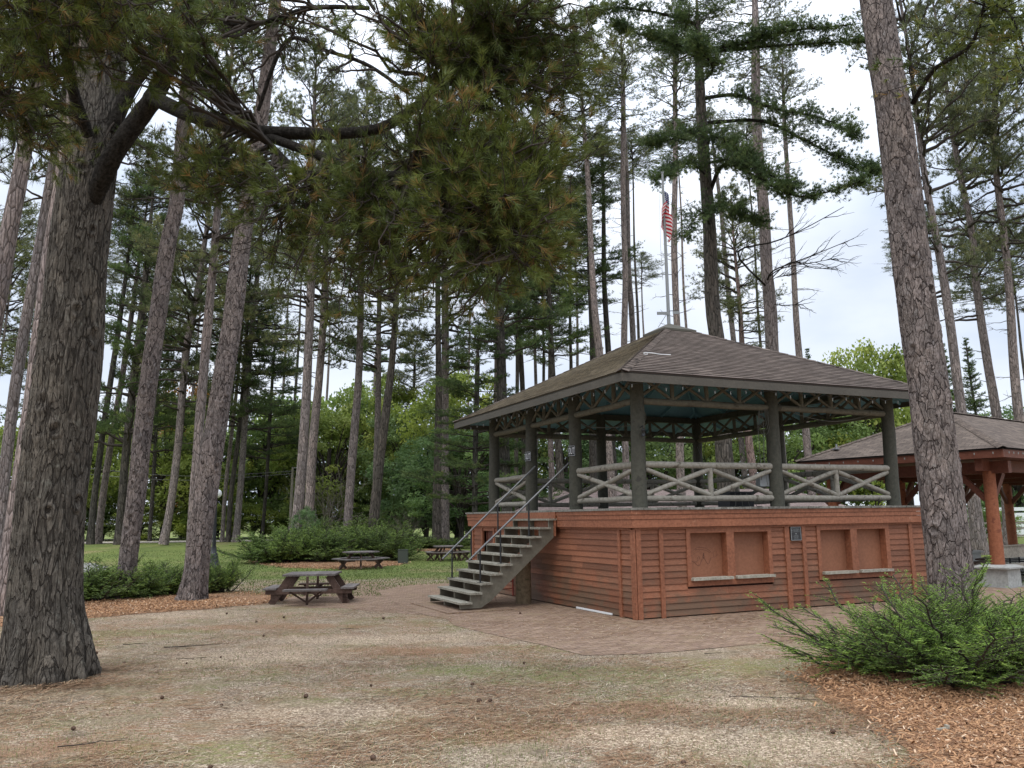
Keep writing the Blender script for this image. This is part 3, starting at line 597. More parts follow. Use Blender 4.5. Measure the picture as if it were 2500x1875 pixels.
KN = {'red': 'red_pine', 'sparse': 'red_pine', 'white': 'white_pine', 'spruce': 'spruce_tree'}
def pine(px, Y, label, kind='red', H=24, vc=None, bark=BARK_RED, crown_scale=1.0, stubs=0, group='pines standing in the park', geo=None, seed=0, low=None, trunk_only=False):
    P, R = trunk_path(None, px, Y, H); base = P[0].copy()
    root = empty(KN[kind], base, 0, label, 'pine tree' if kind != 'spruce' else 'spruce tree', group)
    P = P - base
    if geo:
        zt = (ypt(px[-1][0], -60, Y) - base)[2] if geo.get('cut', True) else None
        z = np.linspace(0, P[-1][2], 60); Q, RR = smooth_path(P, R, 60)
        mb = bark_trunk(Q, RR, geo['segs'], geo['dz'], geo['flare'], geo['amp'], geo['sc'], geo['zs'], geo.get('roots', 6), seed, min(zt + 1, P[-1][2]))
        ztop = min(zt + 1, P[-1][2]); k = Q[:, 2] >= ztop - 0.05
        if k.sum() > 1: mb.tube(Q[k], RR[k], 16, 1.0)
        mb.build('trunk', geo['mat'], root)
    else:
        Q, RR = smooth_path(P, R, 28); RR = RR.copy(); RR[0] *= 1.28; RR[1] *= 1.04; Q[0][2] -= 0.1
        zz = Q[:, 2]
        Q = Q + np.column_stack([0.04*np.sin(zz*.5 + seed), 0.04*np.cos(zz*.6 + seed), zz*0])
        mb = MB(); mb.tube(Q, RR, 14, wob=0.025); mb.build('trunk', bark, root)
    ax = lambda z: np.array([np.interp(z, Q[:, 2], Q[:, 0]), np.interp(z, Q[:, 2], Q[:, 1]), z])
    if stubs:
        mb = MB(); zlo = 3.0 if low is None else low
        for k in range(stubs):
            z = random.uniform(zlo, Q[-1][2]*0.8); az = random.uniform(0, 2*PI); ln = random.uniform(0.15, 1.5)*(0.5 + z/Q[-1][2])
            r0 = np.interp(z, Q[:, 2], RR)*.8
            d = np.array([math.cos(az), math.sin(az), random.uniform(-.1, .35)]); p = curve(ax(z) + d*r0*.3, d, ln + r0*.7, 6, (0, 0, random.uniform(-.15, .2)), .12)
            mb.tube(p, np.linspace(0.022, .006, 6), 4, cap=False)
            if ln > .7:
                for _ in range(3):
                    i_ = random.randint(2, 4); mb.tube(curve(p[i_], d + RNG.normal(0, .6, 3), ln*.35, 4, (0, 0, .1), .1), np.linspace(.009, .004, 4), 3, cap=False)
        mb.tube(Q[:, :], .012, 3); mb.build('dead_branches', TWIG, root)
    if not trunk_only:
        z0 = (ypt(px[0][0], vc, Y) - base)[2] if vc is not None else P[-1][2]*0.5
        z0 = max(1.0, min(z0, P[-1][2] - 3)); s = (P[-1][2] + 0.6 - z0)/12.0
        A = ax(z0); B_ = ax(P[-1][2]); d = Vector(B_ - A).normalized(); rq = Vector((0, 0, 1)).rotation_difference(d).to_matrix().to_4x4() @ Matrix.Rotation(random.uniform(0, 6.28), 4, 'Z')
        ca, cb = LIB[kind][(seed + int(Y)) % len(LIB[kind])]
        wsc = crown_scale*(0.55 + 0.45*s)
        for nm, me in (('crown', ca), ('branches', cb)):
            o = link_mesh(nm, me, root, A, rq.to_euler(), (wsc, wsc, s))
    return root, ax, base
# ------------------------------------------------------------------ bandstand (local s, t, z: s along the shuttered side, t along the stair side)
def local_hit(u, v, s=None, t=None):
    d = ray(u, v); ax_, val = (bv, s) if s is not None else (av, t)
    k = ((NP + val*ax_ - CAM) @ ax_)/(d @ ax_); P = CAM + k*d - NP
    return np.array([P @ bv, P @ av, P[2]])
def z3(x, y): return 1030 + x/3.687, 1080 + y/3.687
def z4(x, y): return 1500 + x/2.765, 1180 + y/2.765
BS = empty('bandstand', wl(LB/2, LA/2), TH, 'raised square log bandstand with brown hip roof above a red clapboard base', 'bandstand')
def bp(name, mb, mat, parent=None):
    o = mb.build(name, mat, parent or BS)
    if parent is None: o.location = (-LB/2, -LA/2, 0)
    return o
def bempty(name, parent=BS):
    o = bpy.data.objects.new(name, None); COL.objects.link(o); o.parent = parent; o.empty_display_size = .1
    if parent is BS: o.location = (-LB/2, -LA/2, 0)
    return o
def side_m(k):
    """4x4: x along the wall, y outwards from the wall face, z up"""
    if k == 'B': return Matrix(((1, 0, 0, 0), (0, -1, 0, -WL), (0, 0, 1, 0), (0, 0, 0, 1)))
    if k == 'A': return Matrix(((0, -1, 0, -WL), (1, 0, 0, 0), (0, 0, 1, 0), (0, 0, 0, 1)))
    if k == 'C': return Matrix(((1, 0, 0, 0), (0, 1, 0, LA + WL), (0, 0, 1, 0), (0, 0, 0, 1)))
    return Matrix(((0, 1, 0, LB + WL), (1, 0, 0, 0), (0, 0, 1, 0), (0, 0, 0, 1)))
def clap(mb, M, spans, z0, z1, h=0.112):
    n = int(round((z1 - z0)/h)); h = (z1 - z0)/n; Mn = np.array(M)
    for k in range(n):
        a, b_ = z0 + k*h, z0 + (k + 1)*h
        for x0, x1 in spans(a, b_):
            cuts = [x0]
            while x1 - cuts[-1] > 4.2: cuts.append(cuts[-1] + random.uniform(1.6, 3.6))
            cuts.append(x1)
            for c0, c1 in zip(cuts[:-1], cuts[1:]):
                o0, o1 = 0.030, 0.010
                v = np.array([[c0, -.01, a], [c1 - .002, -.01, a], [c1 - .002, o0, a], [c0, o0, a], [c0, -.01, b_ + .01], [c1 - .002, -.01, b_ + .01], [c1 - .002, o1, b_ + .01], [c0, o1, b_ + .01]])
                v = v @ Mn[:3, :3].T + Mn[:3, 3]
                mb.add(v, [[0, 1, 2, 3], [4, 7, 6, 5], [3, 2, 6, 7], [0, 3, 7, 4], [1, 5, 6, 2]], random.uniform(.12, .88))
W1 = ((0.67, 2.70), (0.54, 1.58)); W2 = ((3.88, 5.89), (0.53, 1.58)); DOOR = (6.05, 6.74)
def spansB(a, b_):
    xs = [(-WL, LB + WL)]
    for (x0, x1), (c0, c1) in (W1, W2):
        if b_ > c0 + .03 and a < c1:
            nx = []
            for p, q in xs:
                if p < x0 < q: nx += [(p, x0), (x1, q)]
                else: nx.append((p, q))
            xs = nx
    return xs
mb = MB()
clap(mb, side_m('B'), spansB, 0.03, 1.64)
clap(mb, side_m('A'), lambda a, b_: [(-WL, DOOR[0]), (DOOR[1], LA + WL)] if b_ < 1.56 else [(-WL, LA + WL)], 0.03, 1.64)
clap(mb, side_m('C'), lambda a, b_: [(-WL, LB + WL)], 0.03, 1.64); clap(mb, side_m('D'), lambda a, b_: [(-WL, LA + WL)], 0.03, 1.64)
bp('siding', mb, SIDING)
mb = MB()
mb.box(-WL + .14, LB + WL - .14, -WL + .14, LA + WL - .14, 0.0, 1.9); bp('inner_wall', mb, DOORM)
mb = MB(); M = side_m('B')
for x0, x1 in ((-.4395, -.335), (.06, .15), (3.04, 3.15), (3.48, 3.57), (6.47, 6.58), (7.0, 7.109)): mb.box(x0, x1, .012, .052, .01, 1.60, M, random.uniform(.4, .6))
mb.box(-.47, LB + WL, .012, .056, 1.60, 1.655, M)
M = side_m('A')
for x0, x1 in ((-.4925, -.37), (-.01, .08), (5.96, 6.05), (6.74, 6.83), (7.39, 7.4994)): mb.box(x0, x1, .012, .050, .01, 1.60, M, random.uniform(.4, .6))
mb.box(-.40, LA + WL, .012, .054, 1.60, 1.655, M)
bp('batten_trim', mb, TRIM)
mb = MB(); M = side_m('A'); mb.box(DOOR[0], DOOR[1], -.10, -.06, .05, 1.56, M); mb.box(DOOR[0] + .05, DOOR[0] + .1, -.06, -.04, .05, 1.56, M); mb.box(DOOR[1] - .1, DOOR[1] - .05, -.06, -.04, .05, 1.56, M)
d_ = bp('door', mb, DOORM); mb = MB(); mb.box(DOOR[0] + .12, DOOR[0] + .16, -.06, -.01, .75, .87, M); bp('handle', mb, STEEL, d_)
mb = MB(); M = side_m('A'); mb.box(0.35, 1.75, .035, .05, .015, .05, M); o_ = bp('loose_flashing_strip', mb, WHITEP)
# serving windows
M = side_m('B')
for (x0, x1), (c0, c1), pans in ((W1[0], W1[1], ((.76, 1.60), (1.78, 2.61))), (W2[0], W2[1], ((3.97, 4.79), (4.97, 5.78)))):
    fr = MB(); top = c1; pz0, pz1 = c0 + .145, 1.52
    for a, b_ in ((x0, pans[0][0]), (pans[0][1], pans[1][0]), (pans[1][1], x1)): fr.box(a, b_, -.132, .046, pz0, pz1, M, random.uniform(.4, .65))
    fr.box(x0, x1, -.132, .0465, c0, pz0, M); fr.box(x0, x1, -.132, .0465, pz1, top + .019, M)
    wn_ = bp('serving_window', fr, TRIM)
    for a, b_ in pans:
        s_ = MB(); s_.box(a + .002, b_ - .002, -.130, -.116, pz0 + .002, pz1 - .002, M); sh = bp('shutter', s_, PANEL, wn_)
        s_ = MB(); s_.box(a - .02, b_ + .07, -.06, .13, pz0 - .038, pz0 + .012, M); bp('sill', s_, SILL, wn_)
        if a == .76: SH = sh
g = MB(); zz = lambda x, y: (1640 + x/13.825, 1290 + y/13.825)
def ink(pts, wd, mb_):
    q = [local_hit(*zz(x, y), t=-WL + .116) for x, y in pts]; q = catmull(q, len(pts)*5)
    q = np.clip(q, [.77, -99, .70], [1.59, 99, 1.5]); q[:, 1] = -WL + .1165
    mb_.tube(q, wd/2, 4, cap=False)
ink([(710, 750), (850, 650), (950, 632), (1100, 655), (1230, 720), (1330, 800)], .007, g)
ink([(800, 715), (950, 715), (1150, 740), (1290, 830)], .007, g)
ink([(690, 1110), (760, 1150), (850, 1240), (930, 1250), (970, 1180), (1010, 1070), (1060, 1020), (1110, 1030), (1160, 1120), (1220, 1200), (1270, 1160), (1310, 990)], .008, g)
ink([(760, 1130), (850, 1120), (870, 1000), (910, 950), (940, 990), (900, 1070), (870, 1100)], .007, g)
ink([(1045, 1000), (1070, 830), (1100, 1000), (1060, 960), (1075, 900)], .010, g)
bp('marker_scrawl', g, INK, SH)
g = MB()
ink([(1310, 990), (1430, 980), (1520, 900), (1500, 770), (1420, 780), (1400, 860), (1430, 960)], .006, g)
ink([(590, 950), (700, 900), (860, 790), (960, 750)], .006, g); ink([(1030, 700), (1180, 640), (1350, 635), (1450, 590)], .005, g)
bp('marker_scrawl', g, INK2, SH)
# fascia, deck
mb = MB()
for z0, z1, o_ in ((1.877, 1.955, OH), (1.790, 1.872, OH - .012), (1.640, 1.785, OH - .024)):
    for k in (0, 1):
        s0 = -o_ if k == 0 else LB + o_ - .03; mb.box(s0, s0 + .03, -o_, LA + o_, z0, z1, tint=random.uniform(.35, .65))
        t0 = -o_ if k == 0 else LA + o_ - .03; mb.box(-o_ + .03, LB + o_ - .03, t0, t0 + .03, z0, z1, tint=random.uniform(.35, .65))
bp('deck_fascia', mb, TRIM)
mb = MB(); s_ = -.60
while s_ < LB + .60:
    mb.box(s_, s_ + .138, -.60 + random.uniform(-.008, .004), LA + .60, 1.957, 2.0 + random.uniform(-.002, .002), tint=random.uniform(.1, .9)); s_ += .1445
bp('deck', mb, DECKM)
# posts
tA2 = local_hit(1406, 1170, s=0)[1]; tA1 = local_hit(1298, 1170, s=0)[1]
posts = [(0, 0), (LB, 0), (0, LA), (LB, LA), (LB/2, 0), (LB/2, LA), (LB, LA/2), (0, tA1), (0, tA2)]
for s_, t_ in posts:
    mb = MB(); n = 18; z = np.linspace(2.0, 4.66, n); r = .15 - .018*(z - 2)/2.6
    p = np.column_stack([s_ + .008*np.sin(z*2 + s_), t_ + .008*np.cos(z*2.3 + t_), z]); mb.tube(p, r, 16, wob=.012); bp('post', mb, POSTM)
def log(mb_, a, b_, r, n=8, wob=.03, tint=None):
    a = np.array(a, float); b_ = np.array(b_, float); t = np.linspace(0, 1, n)[:, None]; p = a + (b_ - a)*t; p[1:-1] += RNG.normal(0, r*.06, (n - 2, 3))
    rr = r*(1 + .05*np.sin(np.linspace(0, 3, n) + random.random()*6)); mb_.tube(p, rr, 10, random.uniform(.3, .8) if tint is None else tint, wob=wob)
RAILS = [((0, 0), (LB/2, 0), 2, 4), ((LB/2, 0), (LB, 0), 2, 4), ((0, tA2), (0, 0), 1, 3), ((0, LA), (0, tA1), 1, 3), ((0, tA1), (0, tA2), 0, 3),
         ((0, LA), (LB/2, LA), 2, 4), ((LB/2, LA), (LB, LA), 2, 4), ((LB, LA), (LB, LA/2), 2, 4), ((LB, LA/2), (LB, 0), 2, 4)]
for (a, b_, nx_, npan) in RAILS:
    a3 = np.array([a[0], a[1], 0.]); b3 = np.array([b_[0], b_[1], 0.]); d = b3 - a3; ln = np.linalg.norm(d); d /= ln
    up = lambda k, z: a3 + d*k + np.array([0, 0, z])
    if nx_:
        mb = MB(); e = .12
        log(mb, up(e, 2.83), up(ln - e, 2.83), .068); log(mb, up(e, 2.18), up(ln - e, 2.18), .060)
        if nx_ == 2:
            mb_c = ln/2; log(mb, up(mb_c, 2.22), up(mb_c, 2.78), .055)
            for x0, x1 in ((.14, mb_c - .05), (ln - .14, mb_c + .05)):
                log(mb, up(x0, 2.74), up(x1, 2.25), .048); log(mb, up(x0, 2.26), up(x1, 2.74), .048)
        else:
            log(mb, up(.14, 2.75), up(ln - .14, 2.24), .050); log(mb, up(.14, 2.26), up(ln - .14, 2.74), .050)
        bp('railing', mb, RAILM)
    mb = MB(); log(mb, up(.1, 4.06), up(ln - .1, 4.06), .068, tint=.75)
    w_ = ln/npan
    for k in range(npan):
        if k: log(mb, up(k*w_, 4.08), up(k*w_, 4.62), .045, 4)
        x0, x1 = k*w_ + .03, (k + 1)*w_ - .03
        log(mb, up(x0, 4.12), up(x1, 4.60), .034, 5); log(mb, up(x0, 4.60), up(x1, 4.12), .034, 5)
    bp('truss', mb, TRUSSM)
mb = MB()
for t_ in (0, LA): mb.box(-.12, LB + .12, t_ - .07, t_ + .07, 4.58, 4.74)
for s_ in (0, LB): mb.box(s_ - .07, s_ + .07, .07, LA - .07, 4.579, 4.741)
bp('top_plate', mb, POSTM)
# roof
O_ = OHR; corners = [np.array([-O_, -O_, EZ]), np.array([LB + O_, -O_, EZ]), np.array([LB + O_, LA + O_, EZ]), np.array([-O_, LA + O_, EZ])]; AP = np.array([LB/2, LA/2, AZ])
for k, (a, c) in enumerate(((0, 1), (1, 2), (2, 3), (3, 0))):
    A_, B_ = corners[a], corners[c]; d = B_ - A_; ln = np.linalg.norm(d); mid = (A_ + B_)/2; sl_ = np.linalg.norm(AP - mid)
    mb = MB(); dn = np.array([0, 0, .03]); nr = 36; nrm = np.cross(B_ - A_, AP - A_); nrm /= np.linalg.norm(nrm); nc = 26
    sag = lambda f, g_: np.array([0, 0, -0.03*math.sin(PI*g_)*math.sin(PI*f)])
    for r_ in range(nr):                                   # every course laps over the one below
        f0, f1 = r_/nr, min(1, (r_ + 1.02)/nr); V = []; UV = []; jit = RNG.uniform(-.0025, .0025, nc + 1)
        for f, lift in ((f0, .0), (f0, .011), (f1, .001)):
            p, q = A_ + (AP - A_)*f, B_ + (AP - B_)*f
            for c_ in range(nc + 1):
                g_ = c_/nc; V.append(p + (q - p)*g_ + sag(f, g_) + nrm*(lift + (abs(jit[c_]) if lift > .01 else 0))); UV.append((np.dot(V[-1] - A_, d/ln), f*sl_ + (.0 if lift != .0 else -.002)))
        F = [[k2*(nc + 1) + c_, k2*(nc + 1) + c_ + 1, (k2 + 1)*(nc + 1) + c_ + 1, (k2 + 1)*(nc + 1) + c_] for k2 in (0, 1) for c_ in range(nc)]
        mb.add(V, F, uv=[[UV[x] for x in f_] for f_ in F])
    mb.add([A_ - dn, B_ - dn, AP - dn], [[0, 2, 1]]); mb.add([A_, B_, B_ - dn, A_ - dn], [[0, 3, 2, 1]])
    bp('roof_slope', mb, SHINGLE_MOSS if k == 3 else SHINGLE)
mb = MB()                                                   # hip ridges of overlapping shingles
for k in range(4):
    A_ = corners[k]; n_ = 30
    for i in range(n_):
        f0, f1 = i/n_, (i + 1.25)/n_; p, q = A_ + (AP - A_)*f0, A_ + (AP - A_)*min(1, f1)
        hd = (AP - A_)[:2]; hd /= np.linalg.norm(hd); nx2 = np.array([-hd[1], hd[0], 0])*.13; lift = np.array([0, 0, .022]); lo = np.array([0, 0, -.045])
        mb.add([p + nx2 + lo + lift, p + lift*1.3, p - nx2 + lo + lift, q + nx2 + lo + lift*.4, q + lift*.6, q - nx2 + lo + lift*.4], [[0, 1, 4, 3], [1, 2, 5, 4]], uv=np.random.rand(2, 4, 2)*.1 + np.random.rand()*3)
bp('hip_ridge', mb, SHINGLE)
mb = MB(); h_ = .48; zc = AZ - h_*.485
cc = [np.array([LB/2 + i*h_, LA/2 + j*h_, zc + .06]) for i, j in ((-1, -1), (1, -1), (1, 1), (-1, 1))]; ap = AP + np.array([0, 0, .07])
for i in range(4):
    a, c = cc[i], cc[(i + 1) % 4]; mb.add([a, c, ap], [[0, 1, 2]]); mb.add([a, c, c - [0, 0, .07], a - [0, 0, .07]], [[0, 3, 2, 1]])
bp('roof_cap', mb, CAPM)
mb = MB(); o_ = OHR - .012
for k in (0, 1):
    s0 = -OHR + .005 if k == 0 else LB + OHR - .04; mb.box(s0, s0 + .035, -OHR + .005, LA + OHR - .005, EZ - .19, EZ - .034)
    t0 = -OHR + .005 if k == 0 else LA + OHR - .04; mb.box(-OHR + .04, LB + OHR - .04, t0, t0 + .035, EZ - .19, EZ - .034)
bp('eave_fascia', mb, FASCIAM)
mb = MB(); i_ = OHR - .05; ap = AP - [0, 0, .10]; cc = [np.array([-i_, -i_, EZ - .075]), np.array([LB + i_, -i_, EZ - .075]), np.array([LB + i_, LA + i_, EZ - .075]), np.array([-i_, LA + i_, EZ - .075])]
for i in range(4):
    mb.add([cc[i], cc[(i + 1) % 4], ap], [[0, 2, 1]])
cl_ = bp('ceiling', mb, TEAL); mb = MB()
for i in range(4):
    a, c = cc[i], cc[(i + 1) % 4]; mb.bar(a - [0, 0, .03], ap - [0, 0, .06], .05, .13)
    for k in range(1, 8):
        g_ = k/8; e_ = a + (c - a)*g_; f = 1 - abs(2*g_ - 1); top_ = e_ + (ap - (a + c)/2)*f
        mb.bar(e_ - [0, 0, .02], top_ - [0, 0, .05], .04, .09)
bp('rafters', mb, TEAL, cl_)
# staircase
ST = bempty('staircase'); RZ = .182; RS = .2245
sk = lambda k: -2.76 + (k - 1)*RS
lower = lambda s_: max(0.055, .85*(s_ + 2.28))
for t_ in (2.47, 3.40, 4.29):
    mb = MB()
    for k in range(1, 11):
        x0, x1 = sk(k) + .03, (sk(k + 1) + .03 if k < 10 else -.605); zt_ = k*RZ - .042
        pr = [(x0, zt_), (x1, zt_), (x1, lower(x1)), (x0, lower(x0))]
        V = [(x, t_ + y, z) for y in (0, .045) for x, z in pr]; mb.add(V, [[0, 3, 2, 1], [4, 5, 6, 7], [0, 1, 5, 4], [2, 3, 7, 6], [0, 4, 7, 3], [1, 2, 6, 5]])
    bp('stringer', mb, STAIRM, ST)
for k in range(1, 11):
    mb = MB(); mb.box(sk(k), sk(k) + .125, 2.40, 4.40, k*RZ - .04, k*RZ, tint=random.uniform(.3, .8)); mb.box(sk(k) + .131, sk(k) + .265, 2.40, 4.40, k*RZ - .04, k*RZ, tint=random.uniform(.3, .8)); bp('tread', mb, TREADM, ST)
mb = MB(); mb.box(-.605, -.58, 2.40, 4.40, 1.45, 1.955); bp('landing_board', mb, TRIM, ST)
for t_, p0, p1 in ((2.60, (425, 1060), (1325, 185)), (4.26, (185, 1050), (1020, 215))):
    a = local_hit(*z3(*p0), t=t_); c = local_hit(*z3(*p1), t=t_ if t_ < 3 else t_)
    hr = MB(); hr.tube([a, c], .022, 8); H_ = bp('handrail', hr, STEEL, ST)
    for k in (3, 5.05, 8):
        s_ = sk(k) + .07; f = (s_ - a[0])/(c[0] - a[0]); zr = a[2] + f*(c[2] - a[2]); hp = MB(); hp.tube([(s_, t_, int(k)*RZ), (s_, t_, zr)], .019, 8); hp.box(s_ - .05, s_ + .05, t_ - .05, t_ + .05, int(k)*RZ, int(k)*RZ + .008)
        bp('handrail_post', hp, BLACK, ST)
# cables, string lights and boxes on the bandstand
def wire(name, pts, r, mat, label, cat, n=40, group=None):
    P = catmull([wl(*p) for p in pts], n); c = P[0].copy(); mb_ = MB(); mb_.tube(P - c, r, 5); o = mb_.build(name, mat); o.location = c; return tag(o, label, cat, group)
def string_lights(label, a, c, nb):
    a = np.array(a, float); c = np.array(c, float); P = []; bl = []
    for k in range(nb + 1):
        f = k/nb; p = a + (c - a)*f; P.append(p)
        if k < nb: P.append(a + (c - a)*(f + .5/nb) - [0, 0, random.uniform(.02, .07)]); bl.append(P[-1])
    W_ = [wl(*p) for p in P]; root = empty('string_lights', W_[0], 0, label, 'string lights', 'strings of bulbs under the bandstand eaves')
    mb_ = MB(); mb_.tube(np.array(W_) - W_[0], .005, 4); mb_.build('wire', DARKWIRE, root); me = None
    for p in bl:
        if me is None:
            m2 = MB(); m2.tube([(0, 0, 0), (0, 0, -.03)], .010, 6); z = np.linspace(-.03, -.065, 5); m2.tube(np.column_stack([z*0, z*0, z]), [.006, .010, .011, .008, .002], 7); o = m2.build('bulb', BULBM, root); me = o.data
        else: o = link_mesh('bulb', me, root)
        o.location = wl(*p) - W_[0]
e_ = OHR - .06
string_lights('string of clear bulbs hanging under the front eave above the shuttered side', (-e_, -e_, EZ - .20), (LB + e_, -e_, EZ - .20), 22)
string_lights('string of clear bulbs hanging under the eave above the stairs', (-e_, LA + e_, EZ - .20), (-e_, -e_, EZ - .20), 20)
wire('cable', [(.1, tA2 + .9, 4.35), (.5, tA2 + .2, 3.85), (.9, 1.2, 3.8), (.4, .5, 4.1), (.1, .2, 4.3)], .010, WIREM, 'grey cable sagging inside the roof between the near corner log posts', 'cable', group=None)
wire('cable', [(LB/2 + .3, 1.2, 4.5), (LB/2 - .2, 1.6, 3.9), (LB/2 - .1, 2.2, 3.4), (LB/2 + .8, 3.4, 3.1), (LB, LA, 3.9)], .008, DARKWIRE, 'thin dark cable drooping from the middle of the bandstand ceiling', 'cable')
wire('cable', [(LB/2 + .3, .16, 4.2), (LB/2 + .9, .2, 3.98), (LB/2 + 1.9, .2, 3.86), (LB - .4, .16, 4.02), (LB - .1, .1, 4.1)], .008, WIREM, 'grey cable slung from the middle front log post to the right corner post', 'cable')
mb = MB(); c0 = wl(LB/2 - .28, -.02, 3.95)
for k in range(5):
    t = np.linspace(0, 2*PI, 20); rr = .05 + .018*k; mb.tube(np.column_stack([np.cos(t)*rr + .01*k, 0.012*k - .02 + 0*t, np.sin(t)*(.12 + .05*k) - .04*k]), .0045, 4, cap=False)
mb.tube(catmull([(0, 0, .05), (.02, 0, -.4), (-.01, 0, -.9), (.03, 0, -1.5)], 12), .007, 4); mb.tube([(-.1, 0, -.2), (-.08, .02, -1.4)], .006, 4)
o = mb.build('cable_coil', WIREM); o.location = c0; tag(o, 'coil of grey cable hanging from the truss beside the middle front post', 'cable')
mb = MB(); mb.box(-.11, .11, -.07, .07, 0, .28); mb.box(-.12, .12, -.08, -.07, .0, .29)
o = mb.build('junction_box', GREYPOLE); o.location = wl(LB/2 - .26, .12, 2.42); o.rotation_euler = (0, 0, TH); tag(o, 'small grey electrical box on the middle front log post', 'electrical box')
bx = empty('speaker_box', wl(*(local_hit(1797, 1230, t=.9)[0], .9, 2.0)), TH, 'black box with trailing cables standing on the bandstand deck', 'box')
mb = MB(); mb.box(-.32, .32, -.2, .2, .015, .30); mb.build('body', BLACKP, bx); mb = MB(); mb.box(-.34, .34, -.22, .22, .301, .335); mb.build('lid', BLACKP, bx)
mb = MB()
for k in range(4): mb.tube(catmull([(-.2 + .15*k, -.23, .3), (-.25 + .17*k, -.30, .1), (-.3 + .2*k, -.32, .02), (-.5 + .3*k, -.35, .02)], 14), .008, 4)
mb.build('cables', WIREM, bx)
def lantern():
    o = empty('carriage_lantern', wl(-.03, -.16, 3.42), TH, 'small dark bracket lantern hanging on the near corner log post', 'lantern')
    mb_ = MB(); mb_.tube([(0, .02, .10), (0, -.06, .13), (0, -.08, .06)], .008, 5); mb_.build('bracket', BLACK, o)
    mb_ = MB(); mb_.tube([(0, -.08, .07), (0, -.08, .04), (0, -.08, .03), (0, -.08, -.06), (0, -.08, -.075)], [.008, .05, .035, .035, .045], 6); mb_.build('lamp_body', BLACK, o)
lantern()
# text helpers
def text_mesh(body, wd, ht):
    cu = bpy.data.curves.new('letters', 'FONT'); cu.body = body; cu.align_x = 'CENTER'; cu.resolution_u = 3
    o = bpy.data.objects.new('letters', cu); COL.objects.link(o); me = bpy.data.meshes.new_from_object(o)
    n = len(me.vertices); co = np.zeros(n*3, np.float32); me.vertices.foreach_get('co', co); co = co.reshape(-1, 3).astype(float)
    co[:, 0] = (co[:, 0] - co[:, 0].min())/np.ptp(co[:, 0])*wd - wd/2; co[:, 1] = (co[:, 1] - co[:, 1].min())/np.ptp(co[:, 1])*ht - ht/2
    tris = [list(p.vertices) for p in me.polygons]; bpy.data.objects.remove(o); bpy.data.curves.remove(cu); bpy.data.meshes.remove(me)
    return co, [f for f in tris if len(f) == 3], [f for f in tris if len(f) == 4]
def keep_out(t_, zc, label):
    R_ = .158; o = empty('keep_out_sign', wl(0, t_, zc), TH, label, 'sign', 'keep out signs on the stair posts')
    wrap = lambda x, y, r: np.column_stack([-np.cos(x/R_)*r, -np.sin(x/R_)*r, y])
    mb_ = MB(); n = 21; xs = np.linspace(-.17, .17, n); V = np.vstack([wrap(xs, xs*0 + y, R_) for y in (-.115, .115)]); i = np.arange(n - 1)
    mb_.add(V, np.stack([i, i + 1, i + n + 1, i + n], -1)); mb_.build('plate', BLACKP, o)
    mb_ = MB()
    for y in (-.105, .105): mb_.tube(wrap(xs[1:-1], xs[1:-1]*0 + y, R_ + .002), .003, 4)
    for x in (-.158, .158): mb_.tube(wrap(np.array([x, x]), np.array([-.105, .105]), R_ + .002), .003, 4)
    mb_.build('border', LETTER, o)
    co, tr, qd = text_mesh('KEEP OUT', .30, .145); V = wrap(co[:, 0], co[:, 1], R_ + .003); mb_ = MB()
    if tr: mb_.add(V, tr)
    if qd: mb_.add(V, qd)
    # long edges of the letters follow the curve closely enough at this size; a second shell gives them body
    mb_.build('lettering', LETTER, o)
pa = local_hit(1293, 1114, s=-.1); pb = local_hit(1397, 1101, s=-.1)
keep_out(tA1, pa[2], 'black KEEP OUT sign wrapped round the log post on the far side of the stairs')
keep_out(tA2, pb[2], 'black KEEP OUT sign wrapped round the log post on the near side of the stairs')
M = side_m('B'); pq = empty('plaque', wl(3.315, -WL - .055, 1.33), TH, 'black framed plaque of small white text screwed between two red battens', 'plaque')
mb = MB(); mb.box(-.125, .125, -.008, 0.03, 0, .26); mb.build('plate', BLACKP, pq)
mb = MB()
for a in ((-.128, .128, -.014, -.001, .253, .264), (-.128, .128, -.014, -.001, -.004, .007), (-.129, -.118, -.0145, -.001, .007, .253), (.118, .129, -.0145, -.001, .007, .253)): mb.box(*a)
mb.build('frame', GREYPOLE, pq); mb = MB()
for z, wd, nseg in ((.234, .19, 9), (.214, .15, 7), (.199, .22, 1), (.182, .10, 5), (.165, .22, 8), (.094, .11, 6), (.078, .14, 7), (.060, .11, 6), (.042, .10, 5), (.022, .12, 6)):
    x = -wd/2; st_ = wd/nseg
    for k in range(nseg): mb.box(x, x + st_*random.uniform(.6, .95) if nseg > 1 else x + wd, -.0095, -.008, z - .003, z + .003); x += st_
mb.box(-.02, .02, -.0095, -.008, .118, .138); mb.build('small_print', TEXTG, pq)
o = MB(); p0 = (-.94, 3.30)
lp = MB(); z = np.linspace(0, 1.05, 14); lp.tube(np.column_stack([z*0, z*0, z]), .172 - .01*z, 20, wob=.012); o = lp.build('log_post', STUMPM); o.location = wl(p0[0], p0[1]); tag(o, 'thick mossy brown log standing upright under the stairs', 'log post')
mb = MB(); P = [(0, 0, .02), (0, 0, .62), (.04, 0, .68), (.45, 0, .68), (.50, 0, .62), (.50, 0, .02)]; mb.tube(P, .018, 6)
for z in (.2, .36, .52): mb.tube([(0, 0, z), (.5, 0, z)], .010, 5)
o = mb.build('tube_gate', GATEM); o.location = wl(-1.0, 4.75); o.rotation_euler = (0, 0, TH + .15); tag(o, 'small red tubular gate leaning behind the stairs', 'gate')
